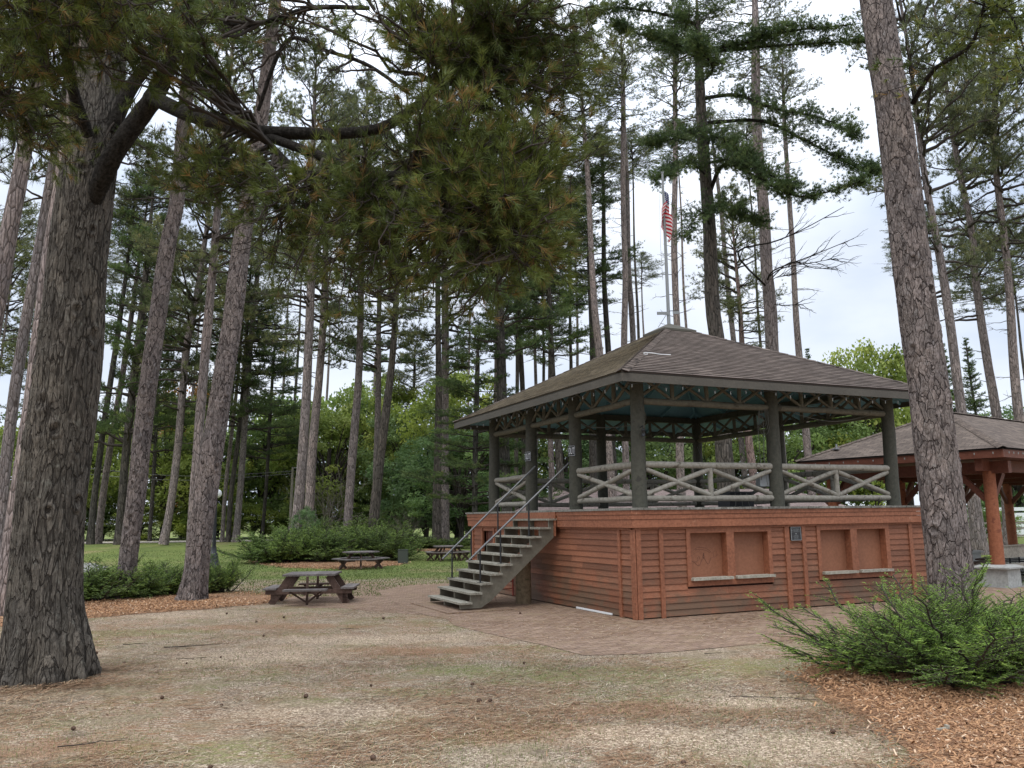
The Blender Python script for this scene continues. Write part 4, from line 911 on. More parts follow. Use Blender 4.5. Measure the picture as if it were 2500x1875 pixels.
# flagpole and flag on the roof peak
fc = wl(LB/2, LA/2, AZ + .08); ztop = ypt(1614, 423, fc[1])[2]; FH = ztop - fc[2]
fp = empty('flagpole', fc, 0, 'slim grey flagpole rising from the peak of the bandstand roof', 'flagpole')
mb = MB(); mb.tube([(0, 0, -.15), (0, 0, FH*.6), (0, 0, FH)], [.045, .038, .028], 10); mb.build('pole', GREYPOLE, fp)
mb = MB(); mb.tube([(0, 0, FH), (0, 0, FH + .03)], .04, 8); mb.build('pole_cap', GREYPOLE, fp)
mb = MB(); mb.tube([(-.10, -.02, FH*.96), (-.13, -.02, FH*.5), (-.11, -.02, FH*.28)], .003, 4); mb.build('halyard', DARKWIRE, fp)
mb = MB(); mb.box(-.30, .02, -.05, -.045, .20, .28); mb.box(.10, .26, -.05, -.045, .22, .29)
for k in range(7): mb.box(-.29 + k*.045, -.27 + k*.045, -.055, -.05, .20, .28)
mb.build('bracket_plate', GREYPOLE, fp); mb = MB(); mb.tube([(.02, -.04, .30), (.26, -.04, .31)], .010, 5); mb.tube([(-.28, -.03, -.12), (-.05, -.02, .22)], .006, 4); mb.build('bracket_arm', DARKWIRE, fp)
def flag():
    m = Mat('flag_cloth', 0.8, 0.2); uv = m.coord(kind='UV'); s_ = m.n('ShaderNodeSeparateXYZ'); m.l(uv, s_.inputs[0]); U_, V_ = s_.outputs['X'], s_.outputs['Y']
    st = m.math('GREATER_THAN', m.math('MODULO', m.math('MULTIPLY', V_, 13.0), 2.0), 1.0)
    col = m.mix(st, (0.50, 0.022, 0.035), (0.74, 0.72, 0.70))
    can = m.math('MULTIPLY', m.math('LESS_THAN', U_, 0.4), m.math('GREATER_THAN', V_, 6/13))
    fx = m.math('SUBTRACT', m.math('FRACT', m.math('MULTIPLY', U_, 15.0)), .5); fy = m.math('SUBTRACT', m.math('FRACT', m.math('MULTIPLY', V_, 11.0)), .5)
    dd = m.math('ADD', m.math('MULTIPLY', fx, fx), m.math('MULTIPLY', fy, fy)); star = m.math('LESS_THAN', dd, 0.07)
    col = m.mix(can, col, m.mix(star, (0.02, 0.03, 0.11), (0.7, 0.7, 0.7)))
    m.color(col); m.leafy(col, 0.35)
    nu, nv = 60, 26; V = []; UV = []
    for j in range(nv):
        for i in range(nu):
            u, v = i/(nu - 1), j/(nv - 1); L_ = u*.98                         # distance from the hoist
            fold = 0.16*math.sin(u*8.5 + .9*(1 - v) - .5)*(.25 + .75*min(1, u*3)); dep = 0.09*math.cos(u*17 + v*1.4)*min(1, u*4)
            x = .02 + fold*.8 + .10*u*(v - .4) - .01; z = -(1 - v)*0.62 - .80*L_*(.35 + .65*min(1, u*2.2)) - .015*math.sin(u*9)
            V.append((x, -.05 + dep, z)); UV.append((u, v))
    q = [[j*nu + i, j*nu + i + 1, (j + 1)*nu + i + 1, (j + 1)*nu + i] for j in range(nv - 1) for i in range(nu - 1)]
    mb_ = MB(); mb_.add(V, q, uv=[[UV[x] for x in f] for f in q], smooth=True); o = mb_.build('flag', m.m)
    o.location = (fc[0] + .02, fc[1] - .02, ypt(1614, 468, fc[1])[2]); tag(o, 'red, white and blue striped flag with stars hanging limp on the roof flagpole', 'flag')
flag()
mb = MB(); mb.tube(catmull([(.08, .02, .02), (0, 0, 0), (-.02, .0, .03), (.12, -.05, .03), (.30, -.12, .0), (.50, -.16, 0)], 24), .0075, 5)
hp = wl(.3, .1, EZ + .84*.484 + .14); o = mb.build('rope', WHITEP); o.location = hp; o.rotation_euler = (0, 0, TH); tag(o, 'short loose white cord lying on the near corner of the bandstand roof', 'cord')
# ------------------------------------------------------------------ the old white pine at the left and its long limbs
def near_pine():
    Yb = 10.49
    px = [(112, 1640, 205), (118, 1560, 193), (113, 1456, 182), (127, 1200, 176), (165, 900, 167), (187, 650, 150), (212, 447, 140), (236, 300, 128), (250, 170, 112), (268, 0, 100)]
    P, R = trunk_path(None, px, Yb, 20); base = P[0].copy(); root = empty('white_pine', base, 0, 'massive dark furrowed old pine at the left with low spreading limbs', 'pine tree')
    P = P - base; Q, RR = smooth_path(P, R, 60); zt = 9.0
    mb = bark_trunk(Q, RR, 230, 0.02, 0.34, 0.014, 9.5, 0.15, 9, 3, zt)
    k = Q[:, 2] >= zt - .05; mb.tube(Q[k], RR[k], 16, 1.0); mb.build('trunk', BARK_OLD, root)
    def limb(pts, name='limb'):
        q = np.array([ypt(u, v, y) - base for u, v, y, r in pts]); n = len(pts)*6; c = catmull(q, n); rr = np.interp(np.linspace(0, 1, n), np.linspace(0, 1, len(pts)), [p[3]*.74 for p in pts])
        mb_ = MB(); mb_.tube(c, rr, 14, wob=.035); mb_.build(name, LIMB, root); return c
    limbs = []
    limbs.append(limb([(200, 590, 10.55, .04), (228, 500, 10.36, .12), (250, 435, 10.2, .17), (285, 365, 10.05, .165), (345, 280, 9.9, .16), (383, 225, 9.7, .15), (415, 150, 9.5, .12), (430, 90, 9.2, .10), (440, -40, 8.8, .09)]))
    limbs.append(limb([(375, 238, 9.7, .13), (450, 275, 9.4, .12), (540, 300, 9.1, .115), (620, 322, 8.8, .11), (720, 325, 8.6, .095), (830, 326, 8.4, .08), (930, 312, 8.3, .075), (1005, 268, 8.2, .07), (1060, 220, 8.1, .062), (1100, 150, 8.0, .052), (1135, 60, 8.0, .045), (1150, -60, 7.9, .03)]))
    limbs.append(limb([(428, 138, 9.4, .055), (470, 150, 9.2, .06), (530, 225, 9.0, .056), (600, 290, 8.7, .055), (660, 355, 8.5, .052), (720, 410, 8.3, .045), (790, 430, 8.2, .045)]))
    limbs.append(limb([(640, 330, 8.8, .07), (760, 372, 8.2, .066), (880, 420, 7.9, .07), (980, 432, 7.7, .068), (1060, 440, 7.6, .055), (1130, 480, 7.5, .045), (1185, 545, 7.4, .035), (1260, 620, 7.3, .02)]))
    limbs.append(limb([(270, 320, 10.4, .13), (320, 215, 10.3, .12), (375, 135, 10.2, .10), (430, 30, 10.0, .08), (470, -80, 9.8, .06)]))
    limbs.append(limb([(215, 330, 10.1, .10), (178, 220, 9.6, .09), (160, 130, 9.0, .08), (120, 20, 8.2, .06), (80, -80, 7.4, .045)]))
    limbs.append(limb([(200, 300, 10.0, .08), (150, 260, 9.4, .075), (60, 250, 8.6, .05), (-40, 230, 7.9, .04)]))
    limbs.append(limb([(395, 190, 9.6, .04), (480, 60, 9.0, .045), (620, 60, 8.6, .04), (760, 20, 8.3, .035), (900, 20, 8.0, .03)]))
    limbs.append(limb([(630, 270, 9.6, .03), (700, 100, 9.4, .035), (800, 125, 9.2, .03), (900, 160, 9, .03), (1000, 230, 8.6, .025)]))
    LP = np.vstack(limbs)
    # foliage masses: pixel centre, depth, half sizes in px (x, y), half depth in m, number of sprays, share of bare twigs
    masses = [(60, 40, 6.2, 160, 90, .9, 26, .1), (250, 40, 6.6, 180, 80, 1.0, 36, .05), (420, 50, 7.4, 120, 80, 1.0, 20, .1), (60, 200, 7.0, 95, 130, .8, 20, .15), (10, 330, 7.6, 70, 70, .7, 9, .2), (110, 350, 8.8, 70, 50, .6, 8, .2),
              (300, 370, 10.6, 80, 60, .5, 7, .3), (560, 40, 8.8, 130, 60, .8, 11, .5), (720, 30, 8.4, 150, 50, .9, 9, .6), (640, 190, 9.6, 100, 60, .6, 4, .8), (860, 180, 9.0, 120, 60, .6, 4, .85),
              (1020, 60, 7.8, 120, 70, .9, 28, .1), (1220, 60, 7.6, 170, 75, .9, 38, .05), (1390, 110, 7.8, 120, 90, .8, 24, .1), (1330, 230, 7.8, 130, 90, .8, 26, .08), (1120, 200, 7.9, 120, 80, .8, 20, .15),
              (1030, 350, 7.7, 110, 70, .9, 20, .15), (1190, 360, 7.6, 150, 100, .9, 34, .05), (1330, 400, 7.6, 100, 110, .8, 20, .1), (1100, 470, 7.5, 170, 70, .8, 28, .1), (1250, 520, 7.4, 130, 90, .8, 28, .06),
              (1300, 610, 7.4, 90, 60, .7, 14, .1), (1080, 600, 7.5, 150, 80, .8, 26, .12), (1150, 690, 7.5, 110, 50, .7, 11, .25), (900, 480, 7.8, 130, 70, .8, 22, .15), (880, 590, 7.7, 150, 80, .8, 20, .2),
              (960, 680, 7.7, 130, 50, .7, 10, .35), (720, 510, 7.9, 120, 70, .8, 15, .2), (560, 460, 8.2, 120, 65, .7, 16, .15), (450, 420, 8.5, 80, 55, .6, 8, .25), (640, 580, 8.0, 110, 50, .7, 8, .4), (800, 420, 7.9, 110, 40, .5, 4, .5), (690, 680, 8.0, 70, 50, .6, 3, .5),
              (830, 720, 7.8, 70, 30, .5, 3, .5), (1000, 30, 7.0, 350, 40, 1.0, 8, .3)]
    nd = MB(); tw_ = MB(); C = []; D = []; T = []
    for (u, v, Y, hu, hv, hd, n, bare) in masses:
        c0 = ypt(u, v, Y) - base; ru, rv = hu*Y/CF, hv*Y/CF
        dl = np.linalg.norm(LP - c0, axis=1); order = np.argsort(dl)[:9]
        for _ in range(int(n*1.15)):
            r = RNG.normal(size=3); r = r/np.linalg.norm(r)*RNG.random()**.45; e = c0 + r*[ru, hd, rv]
            o_ = LP[order[RNG.integers(0, 9)]] if np.linalg.norm(e - LP[order[0]]) < 1.8 else e + (LP[order[0]] - e)/np.linalg.norm(LP[order[0]] - e)*1.3
            d = e - o_; ln = np.linalg.norm(d) + .05; p = curve(o_, d, ln, 8, (0, 0, RNG.uniform(-.15, .1)), .16); p[-1] = e
            tw_.tube(p, np.linspace(.016 + .004*ln, .005, 8), 5, cap=False)
            dirn = d/ln; tb = RNG.uniform(.15, .7)
            for j in range(8):
                ii = RNG.integers(3, 8); sd = dirn*.6 + RNG.normal(0, .55, 3) + np.array([0, 0, .12]); l2 = RNG.uniform(.14, .42); q = curve(p[ii], sd, l2, 5, (0, 0, RNG.uniform(-.1, .3)), .15)
                tw_.tube(q, np.linspace(.006, .003, 5), 3, cap=False)
                if RNG.random() < bare: continue
                for h in range(RNG.integers(2, 5)):
                    i2 = RNG.integers(2, 5); C.append(q[i2]); D.append(q[4] - q[1] + RNG.normal(0, .05, 3)); T.append(0.965 if RNG.random() < .09 else tb + RNG.normal(0, .12))
    tufts(nd, C, D, RNG.uniform(.10, .15, len(C)), .0055, 22, np.clip(T, 0, 1), .75)
    nd.build('crown', NEAR_NEEDLE, root); tw_.build('twigs', TWIG, root)
    ca, cb = LIB['white'][1]                                  # upper crown above the picture
    for k, (z0, s) in enumerate(((9.2, .95),)):
        A = np.array([np.interp(z0, Q[:, 2], Q[:, 0]), 0, z0])
        for nm, me in (('upper_crown', ca), ('upper_branches', cb)): link_mesh(nm, me, root, A, (0, 0, 1.0), (1.0, 1.0, s))
near_pine()

# ------------------------------------------------------------------ pines, front to back
pine([(2330, 1500, 122), (2322, 1432, 118), (2303, 1251, 112), (2284, 1101, 107), (2267, 950, 102), (2228, 651, 96), (2199, 407, 90), (2170, 203, 84), (2137, 0, 78)], 14.1,
     'tall plated red pine leaning left in front of the bandstand, yew at its foot', 'red', 24, -420, geo=dict(segs=190, dz=.02, flare=.10, amp=.010, sc=7, zs=.34, mat=BARK_REDGEO, roots=5), seed=2, low=9, crown_scale=.9)
pine([(467, 1462, 64), (476, 1410, 60), (503, 1200, 57), (540, 960, 53), (568, 780, 49), (589, 600, 45), (628, 345, 37), (643, 244, 34), (673, 0, 28)], 20.1,
     'reddish tall pine with flared foot in the orange mulch, hiding the lamp post', 'red', 24, 100, bark=BARK_ROSE, geo=dict(segs=130, dz=.03, flare=.30, amp=.016, sc=13, zs=.26, mat=BARK_REDGEO, roots=5), seed=5, low=10)
pine([(303, 1456, 46), (319, 1320, 48), (334, 1200, 47), (359, 960, 46), (410, 600, 41), (430, 508, 37), (450, 285, 34), (460, 170, 33)], 20.7,
     'straight grey pine rising out of the yews between the old pine and the reddish one', 'red', 23, 60, geo=dict(segs=110, dz=.032, flare=.08, amp=.015, sc=13, zs=.26, mat=BARK_REDGEO, roots=5), seed=7, low=9)
pine([(18, 1440, 74), (60, 1200, 68), (100, 900, 58), (130, 600, 49), (158, 400, 43)], 17.5, 'pale pine standing close behind the massive old one, half hidden by it', 'red', 24, 60, seed=8, low=8)
pine([(0, 1330, 33), (12, 1180, 32), (35, 960, 30), (62, 780, 28), (95, 600, 26)], 27, 'slim pale pine at the left edge beside the old pine', 'red', 24, 480, seed=9, stubs=10, low=6)
pine([(-150, 1420, 60), (-60, 1000, 52), (20, 570, 44), (60, 366, 40)], 19, 'leaning pine trunk entering the picture at the upper left edge', 'red', 24, 200, seed=10)
pine([(481, 1140, 24), (492, 960, 24), (503, 817, 23), (517, 672, 21), (524, 600, 19)], 31, 'slim pale pine showing just left of the reddish trunk', 'sparse', 24, 700, stubs=14, seed=3)
pine([(401, 1325, 21), (422, 1200, 20), (456, 853, 18), (474, 763, 17), (488, 672, 15)], 53, 'distant pine with low dark tufts behind the left lawn, between the grey and reddish trunks', 'red', 27, 1010, seed=4, crown_scale=1.25)
pine([(221, 1328, 18), (231, 1200, 17), (286, 824, 14)], 56, 'left one of two leaning trunks rising together beside the old pine', 'sparse', 26, 620, bark=BARK_DARK, seed=6, stubs=12)
pine([(237, 1328, 19), (253, 1200, 18), (311, 835, 14)], 57, 'right one of two leaning trunks rising together beside the old pine', 'red', 27, 760, seed=1, stubs=10)
pine([(288, 1326, 20), (298, 1200, 21), (330, 900, 20), (352, 700, 16)], 55, 'dark dense pine behind the lawn, just left of the straight grey trunk', 'white', 27, 1120, bark=BARK_DARK, seed=0, crown_scale=1.0)
pine([(365, 1326, 10), (374, 1200, 10), (383, 960, 9)], 62, 'thin young trunk with low dark foliage between two big trunks at the left', 'white', 18, 1080, bark=BARK_DARK, seed=3, crown_scale=.8)
pine([(541, 1325, 10), (551, 1200, 10), (572, 1000, 9)], 58, 'leftmost and thinnest of three trunks right of the reddish pine', 'sparse', 20, 800, seed=2)
pine([(555, 1324, 12), (566, 1200, 12), (583, 1060, 11), (600, 840, 9)], 57.5, 'dark middle one of three trunks right of the reddish pine', 'white', 22, 1060, bark=BARK_DARK, seed=2, crown_scale=1.1)
pine([(577, 1323, 17), (585, 1200, 16), (600, 1000, 15), (612, 840, 14), (625, 700, 12)], 57, 'thick grey right one of three trunks right of the reddish pine', 'sparse', 26, 960, seed=5, stubs=16, crown_scale=1.25)
pine([(720, 1303, 27), (737, 1122, 24), (750, 953, 22), (758, 700, 20), (765, 400, 15)], 44, 'left one of two tall pines rising side by side behind the yew mound', 'sparse', 28, 830, seed=0, stubs=34, low=8)
pine([(752, 1278, 24), (762, 1122, 22), (777, 953, 19), (788, 784, 17), (800, 500, 13)], 49, 'right one of two tall pines rising side by side behind the yew mound', 'sparse', 29, 900, seed=1, stubs=34, low=9, crown_scale=1.1)
pine([(846, 1308, 22), (861, 1122, 21), (873, 953, 18), (879, 784, 16), (888, 500, 12)], 49, 'single pale pine in the middle of the yew mound', 'red', 29, 620, seed=2, stubs=16, low=9)
pine([(917, 1303, 16), (921, 1037, 15), (924, 869, 13), (928, 700, 11)], 58, 'thin pale trunk half hidden behind the dark leaning one by the yew mound', 'white', 29, 900, seed=3, stubs=8)
pine([(909, 1303, 26), (929, 1122, 23), (944, 995, 20), (957, 869, 16), (968, 700, 13)], 47, 'dark pine leaning right at the right end of the yew mound', 'sparse', 27, 860, bark=BARK_DARK, seed=2, stubs=14, crown_scale=1.2)
pine([(1067, 1339, 24), (1069, 1122, 19), (1070, 784, 13), (1071, 600, 11)], 52, 'dark left one of two trunks standing tight together left of the bandstand', 'sparse', 29, 600, bark=BARK_DARK, seed=3, stubs=10)
pine([(1084, 1325, 22), (1087, 1122, 19), (1086, 784, 18), (1086, 600, 15)], 56, 'pale right one of two trunks standing tight together left of the bandstand', 'sparse', 31, 930, seed=1, stubs=16, crown_scale=1.2)
# behind the bandstand
pine([(1236, 1240, 28), (1232, 1120, 27), (1225, 880, 22), (1216, 700, 18)], 40, 'dark pine behind the left corner of the bandstand roof', 'white', 25, 860, bark=BARK_DARK, seed=1, crown_scale=.9)
pine([(1205, 1180, 14), (1212, 880, 12), (1216, 700, 10)], 62, 'pale slim trunk peeping out left of the dark pine behind the bandstand', 'sparse', 28, 560, seed=2)
pine([(1283, 1180, 14), (1272, 880, 12), (1265, 700, 10)], 58, 'thin dark trunk above the left slope of the bandstand roof', 'white', 26, 850, bark=BARK_DARK, seed=3)
pine([(1350, 1240, 15), (1346, 1100, 14), (1343, 830, 13), (1338, 650, 11)], 54, 'pale slim pine seen between the two stair posts and above the roof', 'red', 29, 560, seed=1, stubs=20)
pine([(1368, 1200, 19), (1363, 1100, 18), (1350, 900, 14)], 50, 'dark trunk seen only under the bandstand roof near the stair posts', 'white', 22, 880, bark=BARK_DARK, seed=0)
pine([(1490, 1150, 24), (1457, 810, 18), (1447, 651, 14), (1428, 345, 11)], 48, 'pale pine left one of a loose row of four above the left roof slope', 'red', 31, 400, seed=3, stubs=24, low=10)
pine([(1448, 1000, 18), (1446, 815, 17), (1441, 640, 13)], 52, 'dark trunk close behind the left one of the four above the roof', 'white', 26, 700, bark=BARK_DARK, seed=2)
pine([(1500, 1150, 17), (1481, 800, 14), (1475, 610, 11), (1470, 400, 8)], 55, 'darker slim pine second of the four above the left roof slope', 'red', 26, 480, bark=BARK_DARK, seed=2, crown_scale=1.1)
pine([(1527, 1150, 17), (1524, 790, 15), (1525, 651, 14), (1520, 244, 12)], 50, 'pale pine third of the four above the left roof slope', 'sparse', 33, 330, seed=0, stubs=30, low=12)
pine([(1550, 1150, 15), (1543, 780, 14), (1536, 651, 13), (1526, 345, 10)], 54, 'pale pine fourth of the row, crossing the third high up', 'sparse', 33, 240, seed=2, stubs=30, low=12)
pine([(1665, 1200, 21), (1661, 1100, 20), (1652, 786, 16), (1649, 651, 16), (1646, 488, 14), (1650, 122, 10)], 46, 'pale pine with many dead twigs just right of the flag', 'sparse', 32, 330, seed=3, stubs=50, low=11)
pine([(1772, 1150, 44), (1759, 900, 39), (1737, 740, 36), (1733, 651, 34), (1727, 488, 31), (1710, 203, 24)], 33, 'big dark pine with heavy foliage behind the bandstand roof peak', 'white', 24, -80, bark=BARK_DARK, seed=2, crown_scale=1.0)
pine([(1792, 860, 13), (1785, 780, 13), (1774, 651, 11), (1751, 443, 9)], 62, 'very thin trunk just right of the big dark pine', 'sparse', 33, 330, seed=1, stubs=14)
pine([(1903, 1150, 37), (1883, 786, 32), (1869, 651, 29), (1864, 529, 28), (1849, 285, 23), (1843, 81, 20)], 37, 'pale thick pine with dead branches reaching right over the roof', 'sparse', 29, 200, seed=1, stubs=26, low=9)
pine([(1840, 1200, 20), (1836, 1147, 20), (1827, 1065, 19), (1815, 900, 15)], 56, 'trunk seen only under the roof left of the middle log post', 'red', 24, 850, bark=BARK_ROSE, seed=0)
pine([(1975, 1120, 19), (1968, 1054, 19), (1950, 869, 17), (1939, 651, 13), (1925, 488, 12), (1916, 285, 10)], 52, 'slim pale pine right of the thick one, running down to the far roof', 'sparse', 32, 330, seed=3, stubs=24, low=10)
pine([(2388, 1335, 38), (2381, 1270, 36), (2348, 990, 26), (2299, 671, 22), (2283, 569, 19), (2251, 366, 14)], 37, 'pale pine just right of the big foreground trunk, rising behind the pavilion', 'sparse', 30, 700, seed=2, stubs=24, crown_scale=1.0)
pine([(2462, 1290, 27), (2430, 990, 25), (2379, 675, 19), (2373, 590, 18), (2353, 468, 16), (2332, 346, 14)], 43, 'middle one of three pines above the pavilion roof', 'sparse', 31, 760, seed=0, stubs=30, crown_scale=1.0)
pine([(2516, 1250, 30), (2487, 990, 26), (2458, 671, 20), (2446, 529, 18), (2430, 366, 15), (2426, 203, 12)], 42, 'rightmost one of three pines above the pavilion roof', 'red', 31, 640, seed=1, stubs=24)
# crowns standing further back that fill the view between the trunks
filler = [(-60, 62, 26, 'red', 900, 'dense pine far behind the left edge of the lawn'), (60, 70, 24, 'red', 1020, 'shaded pine far behind between the two left edge trunks'), (180, 74, 27, 'red', 700, 'tall pine far behind the old trunk'),
          (330, 72, 24, 'red', 760, 'bushy far pine behind the straight grey trunk'), (440, 76, 26, 'red', 900, 'shaded far pine left of the reddish trunk'), (640, 64, 17, 'white', 1120, 'low dark branched pine behind the left end of the yew mound'),
          (668, 74, 27, 'red', 500, 'tall far pine left of the pair behind the yew mound'), (1000, 74, 17, 'red', 1020, 'rounded pine on the skyline left of the tight pair of trunks'), (900, 82, 14, 'white', 1080, 'short skyline pine behind the dark leaning trunk'),
          (1160, 40, 9.5, 'white', 1230, 'low dark pine with drooping foliage at the left end of the bandstand'), (1140, 78, 26, 'sparse', 640, 'thin skyline pine left of the bandstand roof'), (1400, 74, 30, 'red', 560, 'leafy far pine left of the four pale trunks'), (1590, 80, 27, 'sparse', 600, 'far pine behind the flagpole'),
          (1330, 66, 22, 'red', 880, 'far pine crown low over the left roof slope'), (2260, 76, 27, 'sparse', 560, 'far pine behind the big foreground trunk'), (2420, 80, 18, 'spruce', 1140, 'bluish spruce between the trunks above the pavilion roof'), (2360, 72, 15, 'spruce', 1160, 'small spruce close to the foreground trunk above the pavilion'),
          (2560, 64, 26, 'red', 760, 'far pine at the right edge of the picture'), (780, 84, 25, 'sparse', 760, 'pale far pine behind the pair over the yew mound'), (540, 80, 25, 'red', 860, 'far pine behind the three trunks'), (2010, 92, 17, 'spruce', 1200, 'dark far spruce behind the right end of the bandstand')]
for u, Y, H, kd, vc, lb in ((1262, 52, 22, 'white', 800, 'dark pine crown filling the gap above the left roof slope'), (1310, 60, 25, 'red', 640, 'full crowned pine between the slim pale pine and the left roof slope'), (1402, 56, 24, 'white', 760, 'dark crowned pine left of the four pale trunks'), (1418, 66, 29, 'red', 420, 'tall full crowned pine behind the left one of the four pale trunks'),
                          (1575, 62, 31, 'red', 240, 'tall full crowned pine just left of the flag'), (1700, 64, 33, 'red', 200, 'tall full crowned pine behind the big dark pine'), (1890, 66, 34, 'red', 180, 'tall full crowned pine behind the thick pale one'),
                          (2330, 66, 26, 'red', 560, 'far full crowned pine at the upper right'), (2470, 58, 22, 'red', 760, 'shorter full crowned pine at the right edge'), (300, 66, 25, 'red', 560, 'full far pine in the gap left of the straight grey trunk'), (700, 70, 26, 'red', 700, 'full far pine in the gap left of the pair of pines')):
    filler.append((u, Y, H, kd, vc, lb))
for k, (u, Y, H, kd, vc, lb) in enumerate(filler):
    g = gxy(u, Y); w_ = 13*45/Y
    top = ypt(u, 700, Y); dx = 0
    P_ = [(u, 1325, w_), (u - (1250 - u)*0 + (1250 - u)*0.045, 900, w_*.8)]
    pine(P_, Y, lb, kd, H, vc, bark=BARK_DARK if kd != 'sparse' and k % 2 else BARK_RED, seed=k, crown_scale=1.15 if kd != 'spruce' else 1.0)

# limbs and foliage plates of the big dark pine and of the dead branches over the roof
def plates(owner_label, px, sprays, mat, name='foliage_limb', group=None):
    root = [o for o in bpy.data.objects if o.get('label') == owner_label][0]; base = np.array(root.location); nd = MB(); br = MB(); C = []; D = []; T = []
    for path, Y, r, hang in px:
        q = catmull([ypt(u, v, Y + dy) - base for u, v, dy in path], 16); br.tube(q, np.linspace(r, r*.25, 16), 7, wob=.04)
        if not hang: 
            for _ in range(9):
                i_ = RNG.integers(5, 15); d = q[min(15, i_ + 1)] - q[i_ - 1]; d = d/np.linalg.norm(d) + RNG.normal(0, .35, 3); tq = curve(q[i_], d, RNG.uniform(.5, 1.6), 6, (0, 0, RNG.uniform(-.1, .3)), .15); br.tube(tq, np.linspace(.018, .005, 6), 4, cap=False)
                br.tube(curve(tq[3], d + RNG.normal(0, .5, 3), .4, 4, (0, 0, .1), .1), np.linspace(.008, .004, 4), 3, cap=False)
            continue
        for _ in range(int(sprays*hang*3.6)):
            i_ = min(15, int(3 + 13*RNG.random()**.8)); a = q[i_]; d = np.array([RNG.normal(0, 1), RNG.normal(0, 1), RNG.normal(.12, .25)]); tq = curve(a, d, RNG.uniform(.3, 1.25)*(1.2 - i_/22), 5, (0, 0, .1), .1); br.tube(tq, np.linspace(.012, .004, 5), 3, cap=False); tb = RNG.uniform(.1, .85)
            for h in range(9): C.append(tq[RNG.integers(1, 5)] + RNG.normal(0, .10, 3)); D.append(d + RNG.normal(0, .5, 3) + [0, 0, .4]); T.append(tb + RNG.normal(0, .1))
    if C: tufts(nd, C, D, RNG.uniform(.12, .18, len(C)), .020, 13, np.clip(T, 0, .96), .95); nd.build('foliage', mat, root)
    br.build(name, LIMB, root)
plates('big dark pine with heavy foliage behind the bandstand roof peak', [
    ([(1733, 470, 0), (1770, 400, -1), (1860, 440, -3), (1960, 480, -4), (2110, 440, -5)], 33, .09, 1.1), ([(1722, 240, 0), (1800, 232, -1), (1880, 262, -2), (2010, 290, -3), (2090, 330, -4)], 33, .09, 1.2),
    ([(1728, 300, 0), (1860, 295, -1), (1960, 340, -2), (2080, 400, -3), (2140, 420, -4)], 33, .085, 1.3), ([(1712, 120, 0), (1800, 110, -1), (1900, 80, -2), (2080, 60, -3)], 33, .09, 1.2), ([(1716, 130, 0), (1850, 115, -1), (2000, 105, -2), (2120, 100, -3)], 33, .08, 1.0),
    ([(1725, 430, 0), (1690, 400, -1), (1650, 410, -2), (1600, 440, -3)], 33, .05, .8), ([(1722, 330, 0), (1700, 320, -1), (1640, 340, -2), (1580, 350, -2)], 33, .05, .8), ([(1712, 150, 0), (1650, 110, -1), (1580, 90, -2), (1500, 60, -2)], 33, .07, 1.1), ([(1705, 60, 0), (1600, 30, -1), (1500, 20, -2), (1430, 40, -2)], 33, .07, .9),
    ([(1730, 350, 0), (1740, 330, -1.5), (1790, 360, -2), (1840, 390, -2)], 33, .06, 1.0), ([(1733, 540, 0), (1750, 500, -1), (1800, 520, -2), (1850, 545, -2)], 33, .05, .8), ([(1735, 560, 0), (1720, 520, -1), (1690, 540, -2), (1670, 580, -2)], 33, .05, .35), ([(1727, 400, 0), (1770, 390, -2), (1850, 410, -3), (1930, 460, -4)], 33, .06, 1.1),
    ([(1715, 200, 0), (1740, 170, -2), (1720, 130, -3), (1700, 100, -3)], 33, .06, 1.0)], 34, WHITE_NEEDLE)
plates('pale thick pine with dead branches reaching right over the roof', [
    ([(1872, 700, 0), (1800, 618, -3.2), (1890, 590, -3.5), (1960, 560, -4), (2060, 505, -4.5)], 37, .05, 0), ([(1872, 690, 0), (1890, 660, -1), (1980, 625, -2), (2085, 582, -3)], 37, .045, 0), ([(1873, 680, 0), (1910, 655, -1), (1990, 640, -1.5), (2045, 630, -2)], 37, .035, 0),
    ([(1874, 690, 0), (1930, 640, -1), (1990, 655, -1.5), (2045, 650, -2)], 37, .03, 0), ([(1880, 740, 0), (1910, 745, -.5), (1960, 742, -.5)], 37, .025, 0), ([(1878, 690, 0), (1900, 675, -.5), (1935, 672, -.5)], 37, .02, 0)], 10, WHITE_NEEDLE, 'dead_limb')
plates('tall plated red pine leaning left in front of the bandstand, yew at its foot', [
    ([(2230, 250, 0), (2280, 170, -1), (2370, 110, -1.5), (2405, 0, -2), (2420, -60, -2)], 14.1, .05, .4), ([(2390, 40, -1.8), (2430, 10, -2), (2480, 60, -2.2), (2520, 200, -2.4)], 14.1, .03, .5)], 14, NEAR_NEEDLE, 'drooping_limb')

